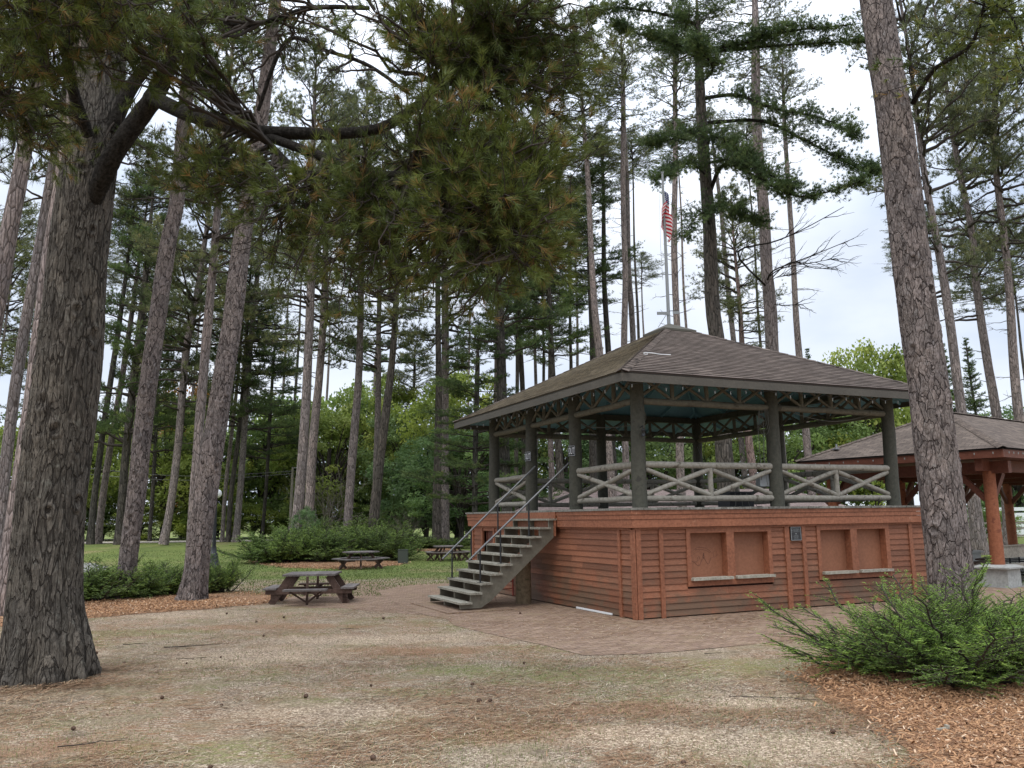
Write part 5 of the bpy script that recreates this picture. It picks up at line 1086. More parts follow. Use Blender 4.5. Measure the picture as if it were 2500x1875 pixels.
# ------------------------------------------------------------------ broadleaf trees behind
def leaf_crown(seed, elong=1.0):
    g = np.random.default_rng(seed); n_c = 90; V = MB(); C = []; R = []
    for k in range(n_c):                                          # clumps in an egg shaped volume, radius 1 x 1 x 1.1
        r = g.normal(size=3); r /= np.linalg.norm(r); r *= g.random()**.35; c = r*np.array([1, 1, 1.15*elong])*(1 - .25*(r[2] > 0)*r[2]); C.append(c); R.append(g.uniform(.12, .3))
    pos = []; T = []
    for c, rad in zip(C, R):
        m_ = int(150*rad/.2); q = g.normal(size=(m_, 3)); q /= np.linalg.norm(q, axis=1)[:, None]; q *= (g.random(m_)**.5)[:, None]*rad; q[:, 2] *= .7; pos.append(c + q); T.append(np.full(m_, g.uniform(.1, .85)))
    pos = np.vstack(pos); T = np.concatenate(T) + g.normal(0, .1, len(pos)); n = len(pos)
    a = g.normal(size=(n, 3)); a /= np.linalg.norm(a, axis=1)[:, None]; b_ = np.cross(a, g.normal(size=(n, 3))); b_ /= np.linalg.norm(b_, axis=1)[:, None]; s = g.uniform(.014, .030, (n, 1))
    v = np.stack([pos - a*s, pos + b_*s*.8, pos + a*s, pos - b_*s*.8], 1).reshape(-1, 3); mb_ = MB(); mb_.add(v, np.arange(4*n).reshape(-1, 4), np.clip(T, 0, 1))
    br = MB()
    for k in range(26):
        c = C[g.integers(0, n_c)]; a0 = np.array([0, 0, -1.1*elong + g.uniform(0, .9)]); br.tube(catmull([a0, a0*.4 + c*.35 + [0, 0, .05], c*.8, c], 8), np.linspace(.022, .004, 8), 4, cap=False)
    return mb_, br
LC = {}
def get_leaf(k, mat):
    key = (k, mat.name)
    if key not in LC:
        mb_, br = leaf_crown(40 + k, [1, 1.25, .85][k % 3]); a = mb_.build('crown', mat); b_ = br.build('branches', TWIG); LC[key] = (a.data, b_.data); bpy.data.objects.remove(a); bpy.data.objects.remove(b_)
    return LC[key]
def broadleaf(u, Y, H, wd, label, mat=LEAF_GREEN, k=0, low=.03, name='broadleaf_tree', cat='tree', group='leafy trees behind the pines'):
    g = gxy(u, Y); root = empty(name, g, 0, label, cat, group); mb_ = MB()
    mb_.tube(catmull([(0, 0, -.2), (.1, 0, H*.2), (-.1, .1, H*.45), (0, 0, H*.6)], 10), np.linspace(.02*H, .008*H, 10), 8); mb_.build('trunk', BARK_DARK, root)
    me, mb2 = get_leaf(k, mat); hz = H*(1 - low)/2; el = [1, 1.25, .85][k % 3]; rot = (0, 0, random.uniform(0, 6))
    for nm, m_ in (('crown', me), ('branches', mb2)): link_mesh(nm, m_, root, (0, 0, H*low + hz), rot, (wd/2, wd/2, hz/(1.2*el)))
G_, Yw, Bl, Og = LEAF_GREEN, LEAF_YELLOW, LEAF_BLUE, LEAF_ORANGE
BL = [(-80, 80, 11, 10, 'leafy tree behind the left edge trunks', G_), (40, 76, 9, 9, 'green tree behind the slim left edge pine', Yw), (215, 84, 10, 9, 'yellow green tree behind the two leaning trunks', Yw), (300, 90, 11, 9, 'green tree behind the dark dense pine at left', G_), (395, 84, 12.5, 10, 'bright yellow green tree between the grey and the reddish trunks', Yw),
      (445, 96, 15, 7, 'tree turning orange high between the grey and reddish trunks', Og), (470, 82, 8.5, 8, 'yellow green tree behind the lamp post', Yw), (560, 88, 10, 9, 'green tree behind the three trunks', G_), (640, 86, 12, 10, 'shady green tree left of the wooden shelter roof', G_), (725, 90, 12, 9, 'pale green tree between the pair of pines', Yw),
      (800, 84, 11.5, 9, 'light green tree right of the pair of pines', Yw), (860, 92, 13.5, 10, 'broad green tree behind the single pale pine', G_), (935, 88, 14, 9, 'tall yellow green tree behind the dark leaning trunk', Yw), (1000, 84, 11, 9, 'green maple left of the tight pair of trunks', G_), (1040, 78, 8, 8, 'cool green tree low beside the tight pair of trunks', Bl),
      (1120, 82, 14, 9, 'bright green tree between the tight pair and the bandstand', Yw), (1125, 72, 8.5, 8, 'cool green tree right beside the bandstand corner', Bl), (1200, 80, 9, 8, 'green tree behind the left bandstand post', G_), (1290, 78, 8.5, 8, 'yellow green tree seen between the stair posts', Yw), (1390, 76, 8, 8, 'cool green tree seen right of the stair posts', Bl),
      (1460, 84, 9, 9, 'green tree seen under the bandstand roof left of the near corner post', G_), (1590, 80, 8.5, 9, 'light green tree seen under the roof right of the near corner post', G_), (1690, 86, 9, 9, 'green tree behind the far corner post', Bl), (1790, 82, 8.5, 9, 'yellow green tree under the roof by the big dark trunk', Yw), (1880, 78, 8.5, 8, 'green tree behind the middle front post', G_),
      (1990, 84, 11.5, 10, 'green tree above the far left corner of the pavilion roof', G_), (2060, 88, 13, 9, 'broad green tree behind the right half of the bandstand', G_), (2150, 84, 14, 9, 'yellow green tree behind the right corner post of the bandstand', Yw), (2230, 90, 13, 9, 'green tree behind the foreground trunk', G_),
      (2400, 90, 9, 9, 'green tree behind the pavilion', G_), (2500, 84, 9, 9, 'shady tree behind the right end of the pavilion', Bl)]
for k, (u, Y, H, wd, lb, mt) in enumerate(BL): broadleaf(u, Y*.82, H*(1.12 if u < 1200 else 1.3), wd*1.1, lb, mt, k % 6)
BU = [(110, 66, 3.4, 6, 'green thicket behind the old pine', G_), (250, 68, 3.0, 6, 'thicket with orange leaves behind the leaning trunks', G_), (340, 67, 3.2, 6, 'yellowish thicket right of the grey trunk', Yw), (440, 70, 3.0, 6, 'dark thicket behind the reddish trunk', G_), (530, 68, 3.2, 6, 'dull green thicket behind the three trunks', G_), (615, 66, 3.2, 6, 'olive thicket behind the left end of the yew mound', Yw), (700, 68, 4.0, 6, 'thicket behind the pair of pines', G_),
      (790, 68, 4.0, 6, 'pale green thicket over the middle of the yew mound', Yw), (870, 70, 4.5, 6, 'thicket behind the single pale pine', G_), (960, 68, 4.0, 6, 'tall green thicket right of the yew mound', G_), (1035, 72, 4.0, 6, 'thicket behind the tight pair of trunks', Bl), (1110, 70, 4.6, 6, 'dark green thicket beside the bandstand', Bl), (1180, 72, 4, 6, 'thicket behind the left bandstand post', G_), (1260, 74, 4, 7, 'thicket behind the stairs', G_), (1350, 74, 4, 7, 'thicket seen between the stair posts', Yw),
      (1560, 76, 4.0, 7, 'thicket behind the near corner post', G_), (1700, 78, 4.2, 7, 'thicket behind the far corner post', G_), (1850, 78, 4.2, 7, 'thicket behind the middle post', G_), (2420, 60, 2.4, 5, 'low bushes beyond the pavilion rail', G_)]
for k, (u, Y, H, wd, lb, mt) in enumerate(BU): broadleaf(u, Y, H, wd, lb, mt, (k*5 + 2) % 6, .0, 'thicket', 'bush', 'thickets at the edge of the park')
def bare_shrub(u, Y, H, label):
    g = gxy(u, Y); mb_ = MB()
    for _ in range(26):
        d = np.array([RNG.normal(0, .5), RNG.normal(0, .5), 1]); p = curve((0, 0, 0), d, H*RNG.uniform(.6, 1.1), 8, (0, 0, -.1), .2); mb_.tube(p, np.linspace(.03, .008, 8), 4, cap=False)
        for _ in range(5):
            i_ = RNG.integers(2, 7); mb_.tube(curve(p[i_], d + RNG.normal(0, .7, 3), H*.35, 5, (0, 0, 0), .2), np.linspace(.015, .005, 5), 3, cap=False)
    o = mb_.build('bare_shrub', GREYWOOD); o.location = g; tag(o, label, 'shrub')
bare_shrub(997, 62, 2.4, 'leafless grey shrub in front of the thicket left of the tight pair of trunks'); bare_shrub(800, 64, 6.0, 'tall leafless grey branches between the two pines and the single pale pine')

# ------------------------------------------------------------------ yews and junipers
def yew_mesh(seed, n_st=60, ln=1.5, spread=1.0, needle=.03, per=18, wd=.007, up=.35, mat=YEW):
    """arching stems with flat two-sided sprays; radius about ln"""
    g = np.random.default_rng(seed); nd = MB(); st_ = MB(); CV = []; TT = []
    for k in range(n_st):
        az = g.uniform(0, 2*PI); el = g.uniform(.05, 1.0)**1.2*1.15 + .12; L_ = ln*(g.uniform(.5, 1.0) if g.random() < .8 else g.uniform(1.0, 1.35))*(1.0 - .34*el)
        d = np.array([math.cos(az)*math.cos(el), math.sin(az)*math.cos(el), math.sin(el)*up*2.2]); a0 = np.array([g.normal(0, .12*ln), g.normal(0, .12*ln), 0.02])
        t = np.linspace(0, 1, 12)[:, None]; p = a0 + d/np.linalg.norm(d)*t*L_ + np.array([0, 0, -.10])*t*t*L_ + np.array([0, 0, .22])*t**3*L_ ; p[1:] += g.normal(0, .012*ln, (11, 3)); p[:, 2] = np.maximum(p[:, 2], .03)
        st_.tube(p, np.linspace(.016, .004, 12)*ln, 5, cap=False); dd = d/np.linalg.norm(d); side = np.cross(dd, [0, 0, 1]); side /= np.linalg.norm(side) + 1e-9
        nt_ = int(per)
        for j in range(nt_):
            u = .22 + .78*(j + g.random())/nt_; ii = min(10, int(u*11)); a = p[ii] + (p[ii + 1] - p[ii])*(u*11 - ii); sg = 1 if j % 2 else -1
            tl = ln*(.10 + .20*math.sin(PI*min(1, u*.85 + .1)))*g.uniform(.6, 1.25); sd = dd*.75 + side*sg*g.uniform(.5, 1.0) + np.array([0, 0, g.normal(.22, .22)]); sd /= np.linalg.norm(sd)
            q = a + sd*np.linspace(0, 1, 5)[:, None]*tl + np.array([0, 0, -.10])*(np.linspace(0, 1, 5)[:, None]**2)*tl
            st_.tube(q, np.linspace(.0035, .0015, 5)*ln, 3, cap=False)
            m_ = max(5, int(tl/needle*2.3)); uu = np.linspace(.05, 1.0, m_); b0 = a + sd*uu[:, None]*tl + np.array([0, 0, -.10])*(uu[:, None]**2)*tl; sgn = np.where(np.arange(m_) % 2, 1, -1)[:, None]
            s2 = np.cross(sd, [0, 0, 1]); s2 /= np.linalg.norm(s2) + 1e-9; nl = needle*g.uniform(.75, 1.25, (m_, 1))*(1.15 - .4*uu[:, None])
            dn = sd*.65 + s2*sgn + g.normal(0, .33, (m_, 3)); dn /= np.linalg.norm(dn, axis=1)[:, None]; w_ = np.cross(dn, g.normal(size=(m_, 3))); w_ /= np.linalg.norm(w_, axis=1)[:, None]
            CV.append(np.stack([b0 - w_*wd/2, b0 + w_*wd/2, b0 + dn*nl + w_*wd*.3, b0 + dn*nl - w_*wd*.3], 1).reshape(-1, 3)); TT.append(np.clip(.15 + .55*uu*(.35 + .65*u) + g.normal(0, .10, m_), 0, 1))
    V = np.vstack(CV); nd.add(V, np.arange(len(V)).reshape(-1, 4), np.concatenate(TT)); a = nd.build('foliage', mat); b_ = st_.build('stems', TWIG); r = (a.data, b_.data); bpy.data.objects.remove(a); bpy.data.objects.remove(b_); return r
Y_NEAR = [yew_mesh(5, 120, 1.55, 1, .036, 30, .009, .36), yew_mesh(6, 85, 1.3, 1, .036, 26, .009, .36)]
Y_MID = [yew_mesh(7 + k, 85, 1.5, 1, .065, 19, .022, [.30, .42, .36][k], JUNIPER) for k in range(3)]
def yew(loc, me, sc, label, rz=0, name='yew_bush', group='yew bushes'):
    root = empty(name, loc, 0, label, 'bush', group)
    for nm, m_ in zip(('foliage', 'stems'), me): link_mesh(nm, m_, root, (0, 0, 0), (0, 0, rz), sc)
def gp3(u, v, dz=0.02):
    p = gpt(u, v); p[2] += dz; return p
yew((4.75, 9.6, .06), Y_NEAR[0], (1.1, 1.1, .92), 'big bright green yew sprawling over the mulch at the lower right', .4, group=None)
yew((6.2, 9.5, .06), Y_NEAR[1], (1.2, 1.1, .78), 'green yew at the right edge, right neighbour of the big sprawling one', 2.0, group=None)
yew((6.5, 12.4, .06), Y_NEAR[1], (.75, .75, .5), 'yew growing round the foot of the big foreground pine', 4.0, group=None)
yew((8.6, 13.2, .06), Y_NEAR[0], (.55, .55, .55), 'yew with upright sprays in front of the pavilion column at the right edge', 1.0, group=None)
def mid(u, v, me, sc, label, rz=0, dz=0, **k):
    yew(gp3(u, v), Y_MID[me], sc, label, rz, **k)
mid(215, 1470, 1, (1.0, .9, .85), 'dark yew right against the massive old trunk', 1)
mid(330, 1462, 2, (.8, .8, .70), 'dark low yew around the foot of the straight grey pine', 2)
mid(400, 1452, 0, (.85, .8, .75), 'dark yew between the grey and the reddish pine', 3)
mid(530, 1448, 1, (.62, .62, .80), 'dark yew reaching out right of the reddish pine', 4.4)
mid(-10, 1490, 2, (1.1, 1, .85), 'dark yew at the left edge behind the old trunk', 5)
for k, (u, v, s, z, lb) in enumerate([(672, 1374, 1.25, 1.2, 'yew at the left end of the long mound, its sprays leaning left'), (720, 1366, 1.2, 1.35, 'yew second from the left in the mound, before the pair of pines'), (775, 1372, 1.2, 1.25, 'yew in the middle of the mound, behind the brown table'), (830, 1362, 1.2, 1.3, 'yew right of the middle of the mound, at the pale pine'),
                                      (885, 1366, 1.2, 1.3, 'yew in the mound before the dark leaning trunk'), (940, 1368, 1.15, 1.25, 'yew at the right end of the mound beside the utility box'), (750, 1345, 1.2, 1.6, 'tall yew at the back of the mound, left half'), (905, 1345, 1.2, 1.5, 'tall yew at the back of the mound, right half')]):
    p = gp3(u, v); yew(p, Y_MID[k % 3], (s*1.25, s, z*1.08), lb, k*1.3, group='yews of the long mound')
for k, (u, lb) in enumerate([(1005, 'low spreading juniper, left end of the row by the tight pair of trunks'), (1035, 'low spreading juniper, second in the row by the tight pair of trunks'), (1110, 'low spreading juniper right of the tight pair of trunks')]):
    yew(gp3(u, 1338), Y_MID[(k + 1) % 3], (1.15, 1, .55), lb, k*2.1, 'juniper', 'low junipers on the lawn')
# pale leafed weeds growing out of the yew mound
root = empty('leafy_shrub', gp3(745, 1362), 0, 'pale broad leaved shrub growing out of the yew mound', 'shrub'); me, _b = get_leaf(1, LEAF_BLUE)
link_mesh('foliage', me, root, (0, 0, 1.25), (0, 0, 1), (.75, .75, 1.05)); link_mesh('stems', _b, root, (0, 0, 1.25), (0, 0, 1), (.75, .75, 1.05))

# ------------------------------------------------------------------ picnic tables
def square_table(loc, rz, label):
    root = empty('picnic_table', loc, rz, label, 'picnic table'); H = .655
    for k in range(8):
        mb_ = MB(); x = -.58 + k*.146; mb_.box(x, x + .138, -.55, .55, H - .04, H, tint=random.uniform(.3, .8)); mb_.build('table_plank', TABLETOP, root)
    for y in (-.42, .42):
        for s in (-1, 1): mb_ = MB(); mb_.bar((s*.42, y, H - .04), (s*.84, y, 0.0), .045, .15, (1, 0, .6)); mb_.bar((s*.80, y, .0), (s*.80, y, .30), .045, .10, (1, 0, 0)); mb_.build('leg', TABLEM, root)
        mb_ = MB(); mb_.box(-.96, .96, y - .065, y - .026, .22, .32); mb_.build('crossbar', TABLEM, root)
    for s in (-1, 1):
        for k in (0, 1):
            mb_ = MB(); x = s*.86 - .145 + k*.147; mb_.box(x, x + .14, -.55, .55, .322, .36, tint=random.uniform(.4, .7)); mb_.build('bench_seat', TABLETOP, root)
    for s in (-1, 1):
        mb_ = MB(); y = s*.92; mb_.box(-.47, .47, y - .14, y + .14, .322, .36, tint=.3); mb_.build('bench_seat', TABLETOP if s < 0 else TABLEM, root)
        mb_ = MB(); yy = s*.68; mb_.box(-.025, .025, yy - .02, yy + .02, 0, H - .04); mb_.box(-.06, .06, s*.92 - .12, s*.92 + .12, .25, .32); mb_.bar((0, s*.35, .27), (0, s*1.04, .27), .04, .08)
        for q in (-1, 1): mb_.bar((0, yy, .05), (q*.36, s*.9, .32), .025, .035)
        mb_.build('seat_support', TABLEM, root)
    return root
g = gpt(745, 1478); square_table((g[0] - .02, g[1] + .75, 0), .06, 'dark square picnic table with seats on all four sides, nearest on the gravel')
def hex_table(loc, rz, label, s_=1.0):
    root = empty('picnic_table', loc, rz, label, 'picnic table'); H = .68
    R_ = .86; an = [PI/3*k for k in range(6)]; hexp = [np.array([math.cos(a), math.sin(a)]) for a in an]
    mb_ = MB(); V = [(*(p*R_), z) for z in (H - .045, H) for p in hexp]; mb_.add(V, [[6, 7, 8, 9], [6, 9, 10, 11], [3, 2, 1, 0], [5, 4, 3, 0]]); mb_.add(V, [[k, (k + 1) % 6, (k + 1) % 6 + 6, k + 6] for k in range(6)])
    top_ = mb_.build('table_top', TABLETOP, root)
    for k in range(6):
        a, c = hexp[k], hexp[(k + 1) % 6]; mb_ = MB(); V = []
        for z in (.38, .42):
            for q, r in ((a, 1.02), (c, 1.02), (c, 1.34), (a, 1.34)): V.append((*(q*r), z))
        mb_.add(V, [[4, 5, 6, 7], [3, 2, 1, 0], [0, 1, 5, 4], [1, 2, 6, 5], [2, 3, 7, 6], [3, 0, 4, 7]], random.uniform(.3, .7)); mb_.build('bench_seat', TABLETOP, root)
        m_ = (a + c)/2; m_ /= np.linalg.norm(m_); mb_ = MB()
        mb_.bar((*(m_*.45), H - .045), (*(m_*1.12), 0.0), .045, .10, (*m_, .5)); mb_.bar((*(m_*.75), .02), (*(m_*1.14), .38), .04, .07, (*m_, .5)); mb_.bar((*(m_*.3), .33), (*(m_*1.15), .33), .04, .09); mb_.build('leg', TABLEM, root)
    return root
g = gpt(870, 1392); t2 = hex_table((g[0], g[1] + .9, g[2]), .2, 'brown six-sided picnic table on the grass before the yew mound')
t2.scale = (.82, .82, .95)
t3 = copy_tree(t2); g = gpt(1090, 1371); t3.location = (g[0], g[1] + .9, g[2]); t3.rotation_euler = (0, 0, .75); t3.scale = (.84, .84, .95); t3['label'] = 'smaller looking six-sided picnic table on the lawn behind the stair rail'
for o in (t2, t3): o['group'] = 'six-sided picnic tables on the lawn'

# ------------------------------------------------------------------ lamp post, box, shelter, light pole, fence, far building
g = gpt(520, 1392); lp = empty('lamp_post', g, 0, 'dark fluted lamp post half hidden behind the reddish pine', 'lamp post')
mb = MB(); mb.tube([(0, 0, 0), (0, 0, .12), (0, 0, .14), (0, 0, .5), (0, 0, .62), (0, 0, .66), (0, 0, .9)], [.30, .29, .22, .17, .15, .11, .09], 16); mb.build('base', BLACK, lp)
mb = MB(); mb.tube([(0, 0, .85), (0, 0, 2.75)], [.075, .055], 12); mb.build('pole', BLACK, lp)
hx = (ypt(533, 1205, g[1]) - g); mb = MB(); z = np.linspace(-.19, .19, 9); mb.tube(np.column_stack([z*0, z*0, z + hx[2]]), np.sqrt(np.maximum(.0, .19**2 - z*z)) + .02, 16); mb.build('globe', GLOBE, lp)
mb = MB(); mb.tube([(0, 0, 2.7), (0, 0, hx[2] - .17)], .07, 10); mb.build('globe_holder', BLACK, lp)
g = gpt(984, 1376); mb = MB(); mb.box(-.2, .2, -.15, .15, 0, .55); mb.box(-.21, .21, -.16, .16, .552, .58); o = mb.build('utility_box', UTILG); o.location = g; tag(o, 'green grey utility box at the right end of the yew mound', 'utility box')
g = gxy(677, 70); sh_ = empty('wooden_shelter', g, .3, 'small shelter with a dark gabled roof among the far thickets', 'shelter')
mb = MB()
for s in (-1, 1): mb.box(s*1.1 - .07, s*1.1 + .07, -.07, .07, 0, 2.4)
mb.build('post', GREYWOOD, sh_); mb = MB(); V = [(-1.6, -.8, 2.3), (0, -.8, 3.2), (1.6, -.8, 2.3), (-1.6, .8, 2.3), (0, .8, 3.2), (1.6, .8, 2.3)]; mb.add(V, [[0, 1, 4, 3], [1, 2, 5, 4]]); mb.add(V, [[0, 2, 1], [3, 4, 5]]); mb.add(V, [[0, 3, 5, 2]]); mb.build('roof', BARK_DARK, sh_)
g = gxy(706, 60); lp = empty('street_light', g, 0, 'tall thin pale pole with a small arm left of the pair of pines', 'street light'); zt = ypt(709, 1140, 60)[2] - g[2]
mb = MB(); mb.tube([(0, 0, 0), (.1, 0, zt)], [.11, .08], 8); mb.build('pole', GREYWOOD, lp); mb = MB(); mb.tube([(.1, 0, zt - .1), (.9, 0, zt + .05)], .035, 6); mb.box(.8, 1.3, -.12, .12, zt, zt + .12); mb.build('lamp_head', GREYPOLE, lp)
for (u0, v0, Y0), (u1, v1, Y1), lb in [((180, 1140, 60), (720, 1150, 60), 'overhead wire crossing behind the left trunks'), ((180, 1155, 62), (720, 1156, 60), 'lower overhead wire crossing behind the left trunks')]:
    a, c = ypt(u0, v0, Y0), ypt(u1, v1, Y1); mb = MB(); mb.tube(catmull([np.zeros(3), (c - a)/2 - [0, 0, .5], c - a], 20), .018, 4); o = mb.build('overhead_wire', WIREM); o.location = a; tag(o, lb, 'wire')
fb = empty('low_building', (9.5, 50, 0), .12, 'low building with a pinkish shingled roof seen through the bandstand railing', 'building')
mb = MB(); mb.box(-9, 9, -3.2, 3.2, 0, 1.95); mb.build('wall', SIDING, fb); mb = MB()
V = [(-9.8, -4, 1.9), (9.8, -4, 1.9), (9.8, 4, 1.9), (-9.8, 4, 1.9), (-7, 0, 3.35), (7, 0, 3.35)]
mb.add(V, [[0, 1, 5, 4], [2, 3, 4, 5]], uv=[[(0, 0), (19, 0), (16, 4.6), (3, 4.6)], [(0, 0), (19, 0), (16, 4.6), (3, 4.6)]]); mb.add(V, [[1, 2, 5], [3, 0, 4]], uv=[[(0, 0), (8, 0), (4, 4.6)]]*2); mb.add(V, [[3, 2, 1, 0]], uv=[[(0, 0)]*4]); mb.build('roof', SHINGLE3, fb)
# far rail fence and pale structures seen right of the pavilion column
fn = empty('rail_fence', (25, 47, 0), 0, 'dark rail fence far beyond the pavilion', 'fence')
for k in range(9): mb = MB(); mb.box(-9 + k*2.2, -8.88 + k*2.2, -.06, .06, 0, 1.25); mb.build('post', GREYWOOD, fn)
for z in (.45, .85, 1.15): mb = MB(); mb.box(-9, 9, -.02, .02, z, z + .10); mb.build('rail', GREYWOOD, fn)
mb = MB(); mb.box(-13, 13, -.2, .2, .0, 1.0); mb.box(-13, 13, -.22, .22, 1.1, 1.7); mb.box(-13, 13, -.22, .22, 1.85, 2.1); o = mb.build('white_barrier', WHITEP); o.location = (33, 62, 0); tag(o, 'long pale horizontal barrier far beyond the pavilion rail', 'barrier')

# ------------------------------------------------------------------ pavilion at the right
pv = empty('pavilion', (PC[0], PC[1], 0), math.atan2(PR[1], PR[0]), 'open picnic pavilion with rust red log columns and brown hip roof at the right', 'pavilion')
# local: x along the ridge, y along the end wall (away from the camera)
LX, LY, EZp, RZp, IN = 13.0, 5.9, 3.40, 4.80, 3.4
V = np.array([(0, 0, EZp), (LX, 0, EZp), (LX, LY, EZp), (0, LY, EZp), (IN, LY/2, RZp), (LX - IN, LY/2, RZp)])
mb = MB(); sl_ = math.hypot(LY/2, RZp - EZp); s2_ = math.hypot(IN, RZp - EZp)
mb.add(V, [[0, 1, 5, 4], [2, 3, 4, 5]], uv=[[(0, 0), (LX, 0), (LX - IN, sl_), (IN, sl_)]]*2); mb.add(V, [[1, 2, 5], [3, 0, 4]], uv=[[(0, 0), (LY, 0), (LY/2, s2_)]]*2)
lo = V - [0, 0, .04]; mb.add(lo, [[4, 5, 1, 0], [5, 4, 3, 2]]); mb.add(lo, [[5, 2, 1], [4, 0, 3]]); mb.build('roof', SHINGLE2, pv)
mb = MB()
for a, c in ((0, 4), (3, 4), (1, 5), (2, 5), (4, 5)):
    A_, B_ = V[a], V[c]; d = (B_ - A_); n_ = np.cross(d, [0, 0, 1]); n_ /= np.linalg.norm(n_); n_ *= .14; up_ = np.array([0, 0, .03]); dn_ = np.array([0, 0, -.02])
    mb.add([A_ + n_ + dn_, A_ + up_, A_ - n_ + dn_, B_ + n_ + dn_, B_ + up_, B_ - n_ + dn_], [[0, 1, 4, 3], [1, 2, 5, 4]], uv=[[(0, 0), (.2, 0), (.2, 4), (0, 4)]]*2)
mb.build('hip_ridge', SHINGLE2, pv)
mb = MB(); e = .03
mb.box(e, LX - e, e, e + .04, EZp - .24, EZp - .045); mb.box(e, LX - e, LY - e - .04, LY - e, EZp - .24, EZp - .045); mb.box(e, e + .04, e + .04, LY - e - .04, EZp - .24, EZp - .045); mb.box(LX - e - .04, LX - e, e + .04, LY - e - .04, EZp - .24, EZp - .045); mb.build('eave_fascia', RUSTBEAM, pv)
mb = MB(); ins = .72
for y in (ins, LY - ins): mb.box(.2, LX - .2, y - .09, y + .09, 2.86, 3.16)
for x in (ins, 4.6, 8.5, LX - ins): mb.box(x - .09, x + .09, .2, LY - .2, 2.80, 3.10)
mb.build('beam', RUSTBEAM, pv); mb = MB(); mb.box(.08, LX - .08, .08, LY - .08, 3.17, 3.19); mb.build('soffit', DOORM, pv)
for x in (ins, 4.6, 8.5, LX - ins):
    for y in (ins, LY - ins):
        mb = MB(); z = np.linspace(.50, 2.86, 10); mb.tube(np.column_stack([x + 0*z, y + 0*z, z]), .165 - .02*(z - .5)/2.3, 16, wob=.01); mb.build('column', RUSTWOOD, pv)
        mb = MB(); hw = .36; mb.box(x - hw, x + hw, y - hw, y + hw, 0, .44); bs_ = mb.build('column_base', CONCRETE, pv)
        mb = MB(); V2 = [(x + i*h_, y + j*h_, z_) for z_, h_ in ((.442, .44), (.48, .44), (.53, .30)) for i, j in ((-1, -1), (1, -1), (1, 1), (-1, 1))]
        mb.add(V2, [[3, 2, 1, 0], [8, 9, 10, 11]] + [[r*4 + k, r*4 + (k + 1) % 4, (r + 1)*4 + (k + 1) % 4, (r + 1)*4 + k] for r in (0, 1) for k in range(4)]); mb.build('base_cap', CONCRETE, bs_)
        for dx, dy in ((1, 0), (-1, 0), (0, 1), (0, -1)):
            if (x < 1 and dx < 0) or (x > LX - 1 and dx > 0) or (y < 1 and dy < 0) or (y > LY - 1 and dy > 0): 
                if not (x < 1 or y < 1): continue
                if dx < 0 or dy < 0: continue
            mb = MB(); mb.bar((x + dx*.12, y + dy*.12, 2.15), (x + dx*.75, y + dy*.75, 2.83), .10, .14); mb.build('brace', RUSTBEAM, pv)
for k in range(26):
    mb = MB(); mb.tube([(0, 0, 0), (0, 0, -.05)], .014, 6); o = mb.build('bulb', BULBM, pv) if k == 0 else link_mesh('bulb', o.data, pv); o.location = (.25 + k*.26, -.01, EZp - .10) if k < 14 else (-.01, .25 + (k - 14)*.45, EZp - .10)
def bench(loc, rz, ln, label, back=True):
    r = empty('park_bench', loc, rz, label, 'bench', 'weathered benches between the pavilion columns'); mb_ = MB(); mb_.box(0, ln, -.22, .22, .42, .48); mb_.build('seat', GREYWOOD, r)
    if back: mb_ = MB(); mb_.box(0, ln, .25, .30, .62, .92, tint=.6); mb_.box(0, ln, .22, .33, .921, .95); mb_.build('backrest', GREYWOOD, r)
    for x in (.1, ln - .1): mb_ = MB(); mb_.box(x - .05, x + .05, -.18, .32, 0, .42); mb_.box(x - .05, x + .05, .24, .30, .42, .70); mb_.build('leg', GREYWOOD, r)
pw = lambda x, y: (*(PC + PR*x + PE*y), 0.01); rzp = math.atan2(PR[1], PR[0])
bench(pw(1.25, .75), rzp, 2.8, 'grey wooden bench running right from the near pavilion column')
bench(pw(1.25, LY - .75), rzp, 2.8, 'grey wooden bench along the far side of the pavilion')
bench(pw(.72, 1.3), rzp + PI/2, 3.0, 'grey wooden bench along the end of the pavilion, left of the near column', True)
r = empty('picnic_table', pw(2.6, 2.8), rzp + .2, 'black metal framed picnic table standing inside the pavilion', 'picnic table')
mb = MB(); mb.box(-.9, .9, -.38, .38, .70, .75); mb.build('table_top', TABLEM, r)
for s in (-1, 1): mb = MB(); mb.box(-.9, .9, s*.72 - .13, s*.72 + .13, .42, .46); mb.build('bench_seat', TABLEM, r)
for x in (-.6, .6): mb = MB(); mb.tube(catmull([(x, -.75, .42), (x, -.7, .06), (x, -.4, .02), (x, .4, .02), (x, .7, .06), (x, .75, .42)], 24), .025, 6); mb.tube([(x, -.72, .40), (x, .72, .40)], .02, 6); mb.tube([(x, 0, .02), (x, 0, .7)], .025, 6); mb.build('leg_frame', BLACK, r)
t_ = copy_tree(r); t_.location = pw(5.2, 2.2); t_['label'] = 'black metal framed picnic table further right inside the pavilion, cut by the frame'
mb = MB(); mb.box(-.06, .06, -.2, .2, .02, .05); mb.tube([(0, -.1, .0), (0, -.1, .18)], .03, 6); o = mb.build('roof_vent', GREYPOLE); P_ = PC + PE*5.0 + PR*.75; o.location = (P_[0], P_[1], EZp + .30); tag(o, 'small metal vent on the far left slope of the pavilion roof', 'vent')

